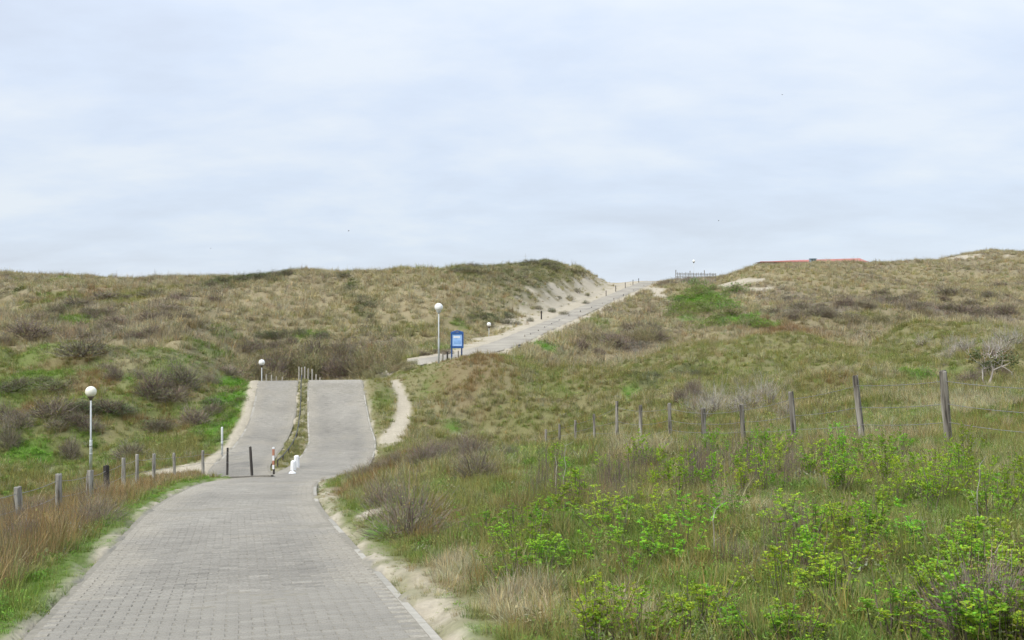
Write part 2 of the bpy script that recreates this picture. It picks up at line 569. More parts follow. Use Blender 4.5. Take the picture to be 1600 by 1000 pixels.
def mat_attr(name, attr, kind='GEOMETRY', var=0.25, scale=30.0, rough=0.85, spec=0.15, transl=0.0, bump=0.0, bdist=0.02, leaf_attr=None, rnd=0.0, tint=None):
    """colour read from an attribute, varied by fine noise"""
    m, t, b = principled(name, rough, spec)
    L = t.links.new
    if tint is None:
        a = N(t, 'ShaderNodeAttribute', attribute_name=attr, attribute_type=kind)
        col = a.outputs['Color']
    else:
        rg = N(t, 'ShaderNodeRGB'); rg.outputs[0].default_value = (*tint, 1); col = rg.outputs[0]
    tc = N(t, 'ShaderNodeTexCoord')
    if var > 0:
        n = N(t, 'ShaderNodeTexNoise')
        n.inputs['Scale'].default_value = scale
        n.inputs['Detail'].default_value = 6
        n.inputs['Roughness'].default_value = 0.65
        L(tc.outputs['Object'], n.inputs['Vector'])
        mr = N(t, 'ShaderNodeMapRange')
        mr.inputs['From Min'].default_value = 0.25; mr.inputs['From Max'].default_value = 0.75
        mr.inputs['To Min'].default_value = 1 - var; mr.inputs['To Max'].default_value = 1 + var
        L(n.outputs['Fac'], mr.inputs['Value'])
        s = N(t, 'ShaderNodeVectorMath', operation='SCALE')
        L(col, s.inputs[0]); L(mr.outputs[0], s.inputs['Scale'])
        col = s.outputs[0]
    if leaf_attr:
        a2 = N(t, 'ShaderNodeAttribute', attribute_name=leaf_attr, attribute_type='GEOMETRY')
        mx = N(t, 'ShaderNodeVectorMath', operation='MULTIPLY')
        L(col, mx.inputs[0]); L(a2.outputs['Color'], mx.inputs[1])
        col = mx.outputs[0]
    if rnd > 0:
        oi = N(t, 'ShaderNodeObjectInfo')
        hs = N(t, 'ShaderNodeHueSaturation')
        mr2 = N(t, 'ShaderNodeMapRange')
        mr2.inputs['To Min'].default_value = 1 - rnd; mr2.inputs['To Max'].default_value = 1 + rnd
        L(oi.outputs['Random'], mr2.inputs['Value']); L(mr2.outputs[0], hs.inputs['Value'])
        mu = N(t, 'ShaderNodeMath', operation='MULTIPLY'); mu.inputs[1].default_value = 7.31
        fr = N(t, 'ShaderNodeMath', operation='FRACT')
        mr3 = N(t, 'ShaderNodeMapRange')
        mr3.inputs['To Min'].default_value = 0.5 - 0.035; mr3.inputs['To Max'].default_value = 0.5 + 0.02
        L(oi.outputs['Random'], mu.inputs[0]); L(mu.outputs[0], fr.inputs[0]); L(fr.outputs[0], mr3.inputs['Value']); L(mr3.outputs[0], hs.inputs['Hue'])
        L(col, hs.inputs['Color'])
        col = hs.outputs[0]
    L(col, b.inputs['Base Color'])
    if transl > 0:
        tr = N(t, 'ShaderNodeBsdfTranslucent')
        L(col, tr.inputs['Color'])
        ms = N(t, 'ShaderNodeMixShader'); ms.inputs[0].default_value = transl
        L(b.outputs[0], ms.inputs[1]); L(tr.outputs[0], ms.inputs[2])
        L(ms.outputs[0], t.nodes['Material Output'].inputs['Surface'])
    if bump > 0:
        n2 = N(t, 'ShaderNodeTexNoise'); n2.inputs['Scale'].default_value = scale * 2; n2.inputs['Detail'].default_value = 5
        L(tc.outputs['Object'], n2.inputs['Vector'])
        bp = N(t, 'ShaderNodeBump'); bp.inputs['Strength'].default_value = bump; bp.inputs['Distance'].default_value = bdist
        L(n2.outputs['Fac'], bp.inputs['Height']); L(bp.outputs[0], b.inputs['Normal'])
    return m


M_GROUND = mat_attr('soil_and_sand', 'gcol', var=0.22, scale=9.0, rough=0.95, spec=0.1, bump=0.6, bdist=0.05)
M_BRICK = mat_attr('clay_paver', 'bcol', var=0.42, scale=38.0, rough=0.85, spec=0.25, bump=0.5, bdist=0.004)
M_BRICK1 = mat_noise('clay_paver_single', [(0.3, (0.195, 0.18, 0.15)), (0.5, (0.268, 0.247, 0.207)), (0.72, (0.34, 0.315, 0.265))], 55, 8, 0.85, 0.25, 0.5, 60, rnd=0.08, coord='Object')
M_JOINT = mat_noise('joint_sand', [(0.3, (0.21, 0.193, 0.157)), (0.7, (0.31, 0.284, 0.23))], 14, 5, 0.95, 0.1, 0.4)
M_KERB = mat_noise('kerb_concrete', [(0.3, (0.30, 0.28, 0.235)), (0.7, (0.42, 0.39, 0.33))], 9, 6, 0.9, 0.2, 0.4, rnd=0.12)
M_WOOD = mat_noise('weathered_wood', [(0.36, (0.05, 0.043, 0.036)), (0.47, (0.20, 0.18, 0.15)), (0.66, (0.40, 0.37, 0.32))], 11, 7, 0.9, 0.15, 0.9, 40, (1, 1, 0.09), rnd=0.22)
M_WOODD = mat_noise('tarred_wood', [(0.3, (0.03, 0.028, 0.026)), (0.6, (0.085, 0.076, 0.066)), (0.8, (0.18, 0.165, 0.145))], 16, 6, 0.85, 0.2, 0.9, 40, (1, 1, 0.09), rnd=0.2)
M_GREYW = mat_noise('lichened_grey_wood', [(0.34, (0.10, 0.09, 0.075)), (0.46, (0.30, 0.285, 0.245)), (0.7, (0.46, 0.44, 0.385))], 18, 7, 0.9, 0.15, 0.9, 40, (1, 1, 0.12), rnd=0.15)
M_PALE = mat_noise('pale_paling', [(0.3, (0.33, 0.30, 0.25)), (0.7, (0.48, 0.45, 0.39))], 18, 5, 0.9, 0.15, 0.5, 40, (1, 1, 0.1), rnd=0.15)
M_WIRE = mat_noise('galvanised_wire', [(0.3, (0.20, 0.195, 0.185)), (0.7, (0.32, 0.31, 0.30))], 30, 3, 0.55, 0.4, metal=0.4)
M_POLE = mat_noise('painted_lamp_pole', [(0.25, (0.36, 0.38, 0.37)), (0.55, (0.50, 0.52, 0.51)), (0.8, (0.58, 0.60, 0.58))], 6, 6, 0.55, 0.4, 0.15, 30, (1, 1, 0.3))
M_SLEEVE = mat_noise('worn_white_paint', [(0.3, (0.38, 0.45, 0.42)), (0.45, (0.66, 0.68, 0.66)), (0.8, (0.78, 0.79, 0.77))], 5, 6, 0.6, 0.35, 0.2, 30)
M_COLLAR = mat_noise('dark_collar', [(0.3, (0.07, 0.055, 0.04)), (0.7, (0.15, 0.12, 0.09))], 20, 4, 0.6, 0.3)
M_GLOBE = mat_noise('opal_globe', [(0.3, (0.80, 0.79, 0.74)), (0.7, (0.86, 0.855, 0.82))], 4, 4, 0.28, 0.5)
M_GLOBE1 = mat_noise('yellowed_opal_globe', [(0.3, (0.80, 0.77, 0.62)), (0.7, (0.86, 0.835, 0.70))], 4, 4, 0.28, 0.5)
M_WHITE = mat_noise('white_paint', [(0.28, (0.55, 0.55, 0.53)), (0.42, (0.80, 0.80, 0.79)), (0.8, (0.84, 0.84, 0.83))], 10, 6, 0.6, 0.3, 0.3)
M_RED = mat_noise('orange_red_paint', [(0.3, (0.36, 0.15, 0.09)), (0.7, (0.50, 0.24, 0.15))], 18, 5, 0.6, 0.3, 0.2)
M_BLUE = mat_noise('blue_paint', [(0.3, (0.02, 0.075, 0.24)), (0.7, (0.035, 0.115, 0.33))], 8, 4, 0.5, 0.35)
M_BOARD = mat_noise('pale_blue_print', [(0.35, (0.22, 0.42, 0.78)), (0.55, (0.36, 0.55, 0.85)), (0.75, (0.48, 0.66, 0.88))], 2.2, 3, 0.4, 0.4)
M_DARK = mat_noise('dark_plastic', [(0.3, (0.02, 0.02, 0.022)), (0.7, (0.05, 0.05, 0.05))], 12, 3, 0.5, 0.4)
M_ROOF = mat_noise('red_roof_sheet', [(0.3, (0.40, 0.13, 0.11)), (0.7, (0.50, 0.19, 0.16))], 0.4, 4, 0.6, 0.3)
M_PWALL = mat_noise('pavilion_boards', [(0.3, (0.42, 0.36, 0.32)), (0.7, (0.52, 0.46, 0.41))], 1.2, 4, 0.8, 0.2)
M_TEAL = mat_noise('blue_grey_cladding', [(0.3, (0.16, 0.24, 0.30)), (0.7, (0.24, 0.33, 0.39))], 1.5, 4, 0.6, 0.3)
M_GLASS = mat_noise('dark_window', [(0.3, (0.03, 0.04, 0.05)), (0.7, (0.06, 0.075, 0.09))], 1.0, 2, 0.1, 0.6)
M_BIRD = mat_noise('bird_feather', [(0.3, (0.14, 0.14, 0.145)), (0.7, (0.25, 0.25, 0.26))], 6, 3, 0.8, 0.2)

# ------------------------------------------------------------------ what covers the ground
SAND, DRY, OLIVE, GREEN, LUSH, RUST, GREY, DARK = range(8)
COVER = np.array([(0.45, 0.395, 0.30), (0.42, 0.375, 0.235), (0.245, 0.25, 0.083), (0.16, 0.245, 0.043), (0.135, 0.28, 0.03),
                  (0.275, 0.185, 0.09), (0.25, 0.21, 0.155), (0.12, 0.14, 0.052)])
LITTER = np.array([(0.45, 0.395, 0.30), (0.30, 0.25, 0.15), (0.20, 0.18, 0.08), (0.125, 0.16, 0.045), (0.10, 0.18, 0.03),
                   (0.20, 0.145, 0.08), (0.18, 0.155, 0.115), (0.095, 0.105, 0.045)])
PATCH = []


def patch(px, py, rx, ry, cls, k=0.9):
    c = hit(px, py); a = hit(px, py - ry); b = hit(px, py + ry)
    r_y = max(min(abs(a[1] - b[1]) / 2, 3.5 * rx / F * c[1]), 0.5 * rx / F * c[1])
    PATCH.append((c[0], c[1], rx / F * c[1], r_y, cls, k))


for q in [  # near left slope
        (40, 718, 55, 16, LUSH), (360, 630, 32, 44, LUSH, 1), (342, 668, 28, 30, LUSH, 1), (368, 600, 26, 20, LUSH, 1), (330, 660, 20, 20, GREEN), (178, 640, 28, 12, LUSH), (215, 658, 18, 10, LUSH), (330, 692, 35, 9, GREEN),
        (50, 590, 60, 25, GREEN), (130, 685, 26, 18, GREEN), (260, 700, 50, 10, OLIVE), (150, 600, 50, 16, RUST, .7), (230, 662, 50, 12, RUST, .7), (30, 650, 30, 16, RUST, .6), (100, 562, 60, 10, RUST, .6), (200, 565, 40, 8, DRY, .6),
        (255, 590, 30, 20, GREEN, .6), (290, 640, 30, 14, GREEN, .6), (30, 745, 60, 8, OLIVE),
        # far left dune
        (100, 466, 34, 10, GREEN), (40, 486, 30, 6, GREEN, .7), (120, 500, 30, 10, GREEN), (85, 490, 25, 8, GREEN, .6), (85, 440, 16, 4, GREEN), (27, 455, 14, 5, DARK), (480, 524, 28, 7, GREEN), (575, 485, 18, 18, DARK, .8), (545, 450, 16, 22, DARK, .9),
        (330, 545, 30, 10, GREEN, .7), (350, 520, 20, 10, GREEN, .5), (715, 508, 18, 6, GREEN), (760, 495, 24, 8, DARK, .7), (810, 416, 100, 9, DARK, .5), (720, 420, 30, 10, DARK, .4), (930, 418, 22, 12, GREEN, .9), (880, 430, 40, 10, OLIVE, .5),
        (390, 434, 55, 6, DARK, .9), (250, 475, 30, 14, GREY, .8), (200, 465, 60, 12, OLIVE, .8), (310, 460, 40, 14, GREY, .5), (140, 525, 40, 14, GREY, .7), (120, 470, 60, 12, RUST, .4), (450, 470, 90, 30, DRY, .7), (640, 470, 70, 30, DRY, .7), (580, 540, 60, 12, GREY, .5), (650, 515, 50, 10, OLIVE, .6),
        (500, 575, 130, 14, RUST, .55), (420, 560, 60, 10, OLIVE, .6), (590, 565, 50, 10, OLIVE, .6), (700, 545, 40, 5, GREEN, .8), (660, 548, 30, 4, GREEN, .7),
        # middle slope on the right
        (710, 668, 22, 8, LUSH), (680, 600, 25, 16, GREEN, .6), (845, 540, 28, 5, LUSH), (850, 610, 40, 20, GREEN, .4), (740, 563, 60, 9, RUST, .6), (985, 615, 14, 14, LUSH, .7), (1430, 582, 24, 9, LUSH, .7), (1500, 590, 30, 9, GREEN, .7), (1380, 560, 50, 12, GREEN, .35),
        (1230, 518, 60, 7, RUST, .7), (1560, 560, 40, 15, RUST, .5), (1010, 585, 30, 8, DARK, .7), (1060, 580, 30, 6, DARK, .8), (1300, 590, 60, 15, RUST, .35), (1080, 620, 40, 20, GREY, .6), (700, 640, 40, 20, DRY, .4), (1500, 620, 80, 10, DRY, .6), (1550, 640, 70, 12, DRY, .7), (1250, 560, 60, 20, OLIVE, .5), (600, 620, 20, 20, GREEN, .5),
        # far right dune
        (1096, 472, 48, 28, LUSH, 1), (1150, 500, 52, 10, LUSH, .9), (1085, 505, 20, 8, LUSH, .8), (1200, 508, 30, 4, LUSH, .7), (1280, 490, 80, 9, GREY), (1240, 472, 40, 7, GREY), (1420, 475, 60, 7, GREY), (1330, 470, 50, 8, GREY, .6), (1500, 485, 90, 8, GREY, .8), (1560, 462, 50, 10, GREY, .5), (970, 535, 40, 12, GREY), (1000, 515, 30, 8, GREY, .7), (940, 505, 25, 12, GREEN, .5), (1070, 440, 24, 8, GREY, .6), (1350, 497, 50, 6, OLIVE, .8), (1200, 455, 60, 12, GREY, .4),
        # near field
        (590, 832, 26, 14, LUSH), (540, 770, 30, 20, RUST, .6), (620, 720, 70, 14, RUST, .65), (740, 715, 50, 14, GREY, .5), (720, 770, 60, 22, OLIVE, .6), (860, 870, 60, 26, GREEN), (1000, 850, 60, 24, GREEN, .8), (900, 730, 40, 16, GREEN, .7), (830, 720, 40, 14, GREEN, .7), (1080, 930, 60, 26, GREEN, .6), (1440, 800, 80, 34, GREEN, .75), (1250, 765, 70, 20, GREEN, .6),
        (700, 900, 50, 40, DRY, .8), (820, 950, 80, 34, DRY, .8), (960, 975, 90, 20, DRY, .7), (1350, 690, 90, 14, DRY, .4), (1180, 800, 60, 20, DRY, .35), (1130, 880, 60, 20, RUST, .2), (680, 830, 50, 26, RUST, .4), (1400, 880, 60, 16, RUST, .25), (740, 985, 40, 14, LUSH, .6), (1180, 960, 60, 26, GREEN, .5), (1000, 700, 60, 10, DRY, .6)]:
    patch(*q)
# trodden or blown sand: (px, py, rx, ry)
SANDP = []
for px, py, rx, ry in [(612, 686, 26, 12), (575, 806, 24, 10), (1160, 441, 40, 6), (1190, 452, 26, 5), (1140, 446, 16, 5), (1500, 404, 26, 4), (720, 683, 14, 3), (975, 448, 30, 5), (1020, 452, 16, 6), (880, 460, 30, 7), (930, 452, 24, 6), (850, 487, 22, 5), (800, 500, 14, 5), (1030, 462, 10, 5), (1575, 402, 14, 2), (830, 455, 14, 3)]:
    c = hit(px, py); a = hit(px, py - ry); b = hit(px, py + ry)
    SANDP.append((c[0], c[1], rx / F * c[1], max(min(abs(a[1] - b[1]) / 2, 6 * rx / F * c[1]), 0.5 * rx / F * c[1])))
TRACK = [hit(*q) for q in [(607, 686), (619, 672), (628, 655), (631, 640), (629, 622), (622, 606), (616, 594)]]
TRACK = dense(TRACK, 0.2)


def cover(x, y, ds=None):
    """weights of the cover classes at points of the ground, and the sand mask"""
    x = np.ravel(np.asarray(x, float)); y = np.ravel(np.asarray(y, float))
    if ds is None: ds = [nearest(P, x, y) for P, w in PATHS]
    (Dm, Sm, _, _), (Dl, Sl, _, _), (Db, Sb, _, _), (Df, Sf, _, _) = ds
    em, elane, eb, ef = Dm - W_MAIN / 2, Dl - W_LANE / 2, Db - W_BR / 2, Df - W_FAR / 2
    n1 = fbm(x * 0.22, y * 0.22, 4); n2 = fbm(x * 0.7 + 31, y * 0.7, 4); n3 = fbm(x * 0.09 + 70, y * 0.09 + 20, 4); n4 = fbm(x * 1.8 + 11, y * 1.8 + 5, 3)
    az_ = x / np.maximum(y, 4.0)
    Wt = np.full((len(x), 8), 1e-4)
    near = y < 40
    left = (x < np.interp(y, MAIN[:, 1], MAIN[:, 0])) & near
    right = near & ~left
    # near right field: mixed grass
    Wt[right, DRY] = (0.12 + 1.5 * (n1 - 0.5) + 0.8 * (n4 - .5))[right].clip(0.04)
    Wt[right, OLIVE] = 0.5; Wt[right, LUSH] = (0.25 + 1.2 * (n2 - .5))[right].clip(0.02)
    Wt[right, GREEN] = (1.15 - 2.0 * (n1 - 0.5) + 1.2 * (n2 - .5))[right].clip(0.04)
    Wt[right, RUST] = (0.10 + 1.2 * (n3 - 0.5))[right].clip(0.03)
    Wt[right, GREY] = 0.08
    # left verge: green lip at the paving, rusty scrub grass behind
    lip = 1 - sstep(0.05 + 0.5 * n2, 0.4 + 0.7 * n1, em)
    Wt[left, LUSH] = (0.9 * lip + 0.02)[left]; Wt[left, GREEN] = (0.5 * lip + 0.12)[left]; Wt[left, OLIVE] = 0.35
    Wt[left, RUST] = ((1 - lip) * 1.0)[left]; Wt[left, DRY] = ((1 - lip) * (0.22 + 0.8 * (n2 - .5)).clip(0))[left]; Wt[left, GREY] = ((1 - lip) * 0.2)[left]
    nl = (y >= 40) & (y < 80) & (az_ < -0.19)
    Wt[nl, OLIVE] = 0.55; Wt[nl, GREEN] = (0.85 + 2.2 * (n2 - 0.5))[nl].clip(0.05); Wt[nl, RUST] = (0.24 + 2.2 * (n1 - 0.5))[nl].clip(0.03)
    Wt[nl, GREY] = (0.22 + 2 * (n3 - .5))[nl].clip(0.02); Wt[nl, DRY] = (0.2 + 1.2 * (n4 - .5))[nl].clip(0.02); Wt[nl, LUSH] = (0.12 + 1.2 * (n2 - .5))[nl].clip(0.02)
    mr = (y >= 40) & (y < 86) & ~nl
    Wt[mr, OLIVE] = 0.8; Wt[mr, DRY] = (0.22 + 1.8 * (n2 - .5))[mr].clip(0.05); Wt[mr, GREEN] = (0.32 + 1.4 * (n1 - .5))[mr].clip(0.02); Wt[mr, RUST] = (0.07 + 1.0 * (n3 - .5))[mr].clip(0.02); Wt[mr, GREY] = 0.05
    fr = (y >= 80) & ~mr & ~nl
    fl = fr & (Sf < 0) & (x < np.interp(y, FARP[2:, 1], FARP[2:, 0]))
    frr = fr & ~fl
    wl = sstep(-0.30, -0.20, az_)           # drier towards the open slope in the middle
    Wt[fl, DRY] = (0.45 + 0.5 * wl + 1.6 * (n2 - .5))[fl].clip(0.05); Wt[fl, OLIVE] = (0.50 + 1.2 * (n1 - .5))[fl].clip(0.05); Wt[fl, GREEN] = ((1 - wl) * 0.14 + 0.04)[fl]; Wt[fl, GREY] = (0.16 + 1.6 * (n3 - .5))[fl].clip(0.02); Wt[fl, RUST] = 0.10
    Wt[frr, DRY] = (0.85 + 1.4 * (n2 - .5))[frr].clip(0.05); Wt[frr, OLIVE] = (0.30 + .8 * (n1 - .5))[frr].clip(0.02); Wt[frr, GREY] = (0.30 + 2.2 * (n3 - .5))[frr].clip(0.02); Wt[frr, RUST] = 0.08; Wt[frr, GREEN] = 0.03
    Wt /= Wt.sum(1)[:, None]
    rag = (n2 - .5) * 1.3 + (n4 - .5) * 0.7
    for cx_, cy_, rx, ry, cls, k in PATCH:
        q = np.sqrt(((x - cx_) / rx) ** 2 + ((y - cy_) / ry) ** 2) + rag
        m = np.where(q < 1.25)[0]
        if not len(m): continue
        w = (k * (1 - sstep(0.6, 1.2, q[m])))[:, None]
        tgt = np.zeros((1, 8)); tgt[0, cls] = 1
        Wt[m] = Wt[m] * (1 - w) + tgt * w
    # sand
    sand = np.zeros(len(x))
    side = np.where(Sm > 0, (0.12 + 0.55 * (n1 - .38).clip(0)) * sstep(33, 22, y) + 0.06, 0.08 + 0.25 * (n2 - .5))
    sand = np.maximum(sand, (1 - sstep(side * 0.55, side * 1.25 + 0.1, em + rag * 0.35)) * (0.45 + 0.55 * sstep(.42, .56, n4)))
    sand = np.maximum(sand, 1 - sstep(0.05, 0.3, elane + rag * 0.3))
    sand = np.maximum(sand, (1 - sstep(0.35, 0.6, elane + rag * 0.2)) * (Sl < 0) * sstep(41, 44, y) * sstep(69, 66, y))
    sand = np.maximum(sand, 1 - sstep(0.1, 0.5, eb + rag * 0.4))
    lw = np.interp(y, [78, 100, 118, 150, 185, 215, 240], [0.8, 2.0, 3.8, 6.8, 8.5, 7.5, 5.0])
    rise = ground(x, y) - ds[3][2]
    sand = np.maximum(sand, (1 - sstep(0.35, 1.15, ef / lw + rag * 1.0)) * (Sf < 0) * (1 - sstep(1.8, 3.6, rise + rag)))
    sand = np.maximum(sand, (1 - sstep(0.6, 2.0, ef + rag * 1.6)) * (Sf >= 0))
    for cx_, cy_, rx, ry in SANDP:
        q = np.sqrt(((x - cx_) / rx) ** 2 + ((y - cy_) / ry) ** 2) + rag
        sand = np.maximum(sand, 1 - sstep(0.7, 1.15, q))
    Dt = nearest(TRACK, x, y)[0]
    wt = np.interp(y, [49, 52, 56, 62, 66], [0.75, 0.5, 0.40, 0.33, 0.25])
    sand = np.maximum(sand, 1 - sstep(wt * 0.7, wt * 1.35, Dt + rag * 0.2))
    med = (Sm < 0) & (Sl > 0) & (em > 0.02) & (elane > 0.02) & (y > 40) & (y < 70)      # the strip between the two lanes
    Wt[med] = 1e-4; Wt[med, OLIVE] = 0.6; Wt[med, DRY] = 0.25; Wt[med, GREEN] = 0.15
    sand = np.where(med, (0.25 - 2 * (n4 - 0.5)).clip(0, .6), sand)
    paved = (em < -0.02) | (elane < -0.02) | (ef < -0.05)
    return Wt, sand.clip(0, 1), paved


# ------------------------------------------------------------------ the ground, one sheet
Wg, sandg, pavg = cover(gx, gy, DIST)
gcol = Wg @ LITTER
gcol = gcol * (1 - sandg[:, None]) + LITTER[SAND] * (0.94 + 0.2 * (fbm(gx * 2, gy * 2, 3) - .5))[:, None] * sandg[:, None]
gcol[pavg] = (0.26, 0.24, 0.195)
NR, NC = GX.shape
vco = np.stack([gx, gy, gz], 1).astype(np.float32)
ii, jj = np.meshgrid(np.arange(NR - 1), np.arange(NC - 1), indexing='ij')
a_ = (ii * NC + jj).ravel()
quads = np.stack([a_, a_ + 1, a_ + NC + 1, a_ + NC], 1).astype(np.int32)
me = bpy.data.meshes.new('ground')
me.vertices.add(len(vco)); me.vertices.foreach_set('co', vco.ravel())
me.loops.add(quads.size); me.loops.foreach_set('vertex_index', quads.ravel())
me.polygons.add(len(quads))
me.polygons.foreach_set('loop_start', np.arange(0, quads.size, 4, dtype=np.int32))
me.polygons.foreach_set('loop_total', np.full(len(quads), 4, dtype=np.int32))
me.update(calc_edges=True)
me.polygons.foreach_set('use_smooth', np.ones(len(quads), bool))
at_ = me.color_attributes.new('gcol', 'FLOAT_COLOR', 'POINT')
at_.data.foreach_set('color', np.c_[gcol, np.ones(len(gcol))].astype(np.float32).ravel())
me.materials.append(M_GROUND)
g_o = data_obj('ground', me)
tag(g_o, 'rolling dune ground of sand and soil under the grass', 'ground', kind='structure')


# ------------------------------------------------------------------ paved paths
def strip(name, P, w, mat, dz=0.0, i0=0, i1=None, nx=8, crown=0.0):
    P = P[i0:i1]
    T, Rr = path_frame(P)
    vs, fs = [], []
    for k in range(len(P)):
        for j in range(nx + 1):
            t = (j / nx - 0.5) * w
            vs.append((P[k, 0] + Rr[k, 0] * t, P[k, 1] + Rr[k, 1] * t, P[k, 2] + dz + crown * (1 - (2 * t / w) ** 2)))
    for k in range(len(P) - 1):
        for j in range(nx):
            a = k * (nx + 1) + j
            fs.append((a, a + 1, a + nx + 2, a + nx + 1))
    return mesh_obj(name, vs, fs, mat, smooth=True)


BL, BW, BH = 0.200, 0.098, 0.05          # paver: length across the path, width along it
PL, PW_ = 0.2065, 0.1045                 # laying pitch


def brick_mesh():
    c = 0.005
    mb = MB()
    vs = []
    for z, ins in ((-BH, 0), (-c, 0), (0, c)):
        for sx, sy in ((-1, -1), (1, -1), (1, 1), (-1, 1)):
            vs.append((sx * (BL / 2 - ins), sy * (BW / 2 - ins), z))
    fs = [(8, 9, 10, 11)]
    for r in (0, 4):
        for k in range(4):
            fs.append((r + k, r + (k + 1) % 4, r + 4 + (k + 1) % 4, r + 4 + k))
    mb.add(vs, fs)
    return mb


BM = brick_mesh()
BV = np.array(BM.v); BF = BM.f


def lay_bricks(name, P, w, yl0, yl1, singles=0, tint=1.0, label=None):
    """rows of pavers across the path; the nearest `singles` are objects of their own"""
    s = np.r_[0, np.cumsum(np.linalg.norm(np.diff(P, axis=0), axis=1))]
    T, Rr = path_frame(P)
    rows = np.arange(0, s[-1], PW_)
    base = strip(name, P, w, M_JOINT, dz=-0.0045)
    tag(base, label, 'path', kind='structure')
    V, Fc, COL = [], [], []
    one, cnt = None, 0
    half = w / 2 - 0.075
    nb = int(2 * half / PL) + 1
    off = 0
    for ri, sr in enumerate(rows):
        c = np.array([np.interp(sr, s, P[:, k]) for k in range(3)])
        if not (yl0 < c[1] < yl1): continue
        tg = np.array([np.interp(sr, s, T[:, k]) for k in range(2)]); tg /= np.linalg.norm(tg)
        c2 = np.array([np.interp(min(sr + 0.3, s[-1]), s, P[:, k]) for k in range(3)]); c1 = np.array([np.interp(max(sr - 0.3, 0), s, P[:, k]) for k in range(3)])
        sl = (c2[2] - c1[2]) / (np.linalg.norm((c2 - c1)[:2]) + 1e-9)
        shift = (ri % 2) * PL / 2
        rv = 0.0
        for bi in range(-1, nb + 1):
            a0 = -half + bi * PL + shift
            lo, hi = max(a0, -half), min(a0 + PL, half)
            L_ = hi - lo - (PL - BL)
            if L_ < 0.04: continue
            tm = (lo + hi) / 2 + random.gauss(0, 0.0022)
            yaw = random.gauss(0, 0.012)
            dz = random.gauss(0, 0.0012) + 0.012 * (vnoise(c[0] * .8 + tm, c[1] * .8) - .5)
            tlx, tly = random.gauss(0, 0.004), random.gauss(0, 0.004)
            pos = np.array([c[0] + tg[1] * tm, c[1] - tg[0] * tm, c[2] + dz])
            edge = max(1 - sstep(0.05, 0.6, half - abs(tm) + 0.7 * (fbm(pos[0] * 1.4 + 9, pos[1] * 1.4, 3) - .5)), float(sstep(.60, .74, fbm(pos[0] * .5 + 77, pos[1] * .5 + 12, 4))) * .7)
            n = float(fbm(pos[0] * .7, pos[1] * .7, 3)) - .5
            track = math.exp(-((abs(tm) - .72) / .28) ** 2)
            stain = float(fbm(pos[0] * .23 + 50, pos[1] * .23, 3)) - .5
            v = tint * (1 + 0.30 * n + 0.40 * stain - 0.05 * track + rv + random.gauss(0, 0.05))
            if random.random() < 0.04: v *= random.choice((0.82, 1.14))
            col = np.array((0.268, 0.247, 0.207)) * v
            col = col * (1 - 0.32 * edge) + np.array((0.38, 0.335, 0.255)) * 0.32 * edge
            zx = np.array([tg[1], -tg[0], 0.0]); zy = np.array([tg[0], tg[1], sl]); zy /= np.linalg.norm(zy); zz = np.cross(zx, zy)
            ang = yaw
            ex = zx * math.cos(ang) + zy * math.sin(ang); ey = -zx * math.sin(ang) + zy * math.cos(ang)
            ex = ex + zz * tlx; ey = ey + zz * tly
            pxl = CX + pos[0] / max(pos[1], .1) * F; pyl = HZ - pos[2] / max(pos[1], .1) * F
            if cnt < singles and pos[1] > 4 and pyl < 1004 and L_ > 0.19:
                if one is None: one = BM.data('brick', M_BRICK1)
                o = data_obj('brick', one, base)
                Mx = Matrix(((ex[0], ey[0], zz[0], pos[0]), (ex[1], ey[1], zz[1], pos[1]), (ex[2], ey[2], zz[2], pos[2]), (0, 0, 0, 1)))
                o.matrix_local = Mx
                cnt += 1
                continue
            vv = BV.copy(); vv[:, 0] *= L_ / BL
            b = len(V) * 12
            V.append(pos + vv[:, :1] * ex + vv[:, 1:2] * ey + vv[:, 2:] * zz)
            Fc.append([tuple(i + b for i in q) for q in BF])
            COL.append(col)
    vs = np.concatenate(V); fs = [f for q in Fc for f in q]
    o = mesh_obj('brick_paving', vs, fs, M_BRICK, base)
    ca = o.data.color_attributes.new('bcol', 'FLOAT_COLOR', 'POINT')
    cc = np.repeat(np.c_[np.array(COL), np.ones(len(COL))], 12, axis=0).astype(np.float32)
    ca.data.foreach_set('color', cc.ravel())
    tag(o, kind='stuff')
    return base


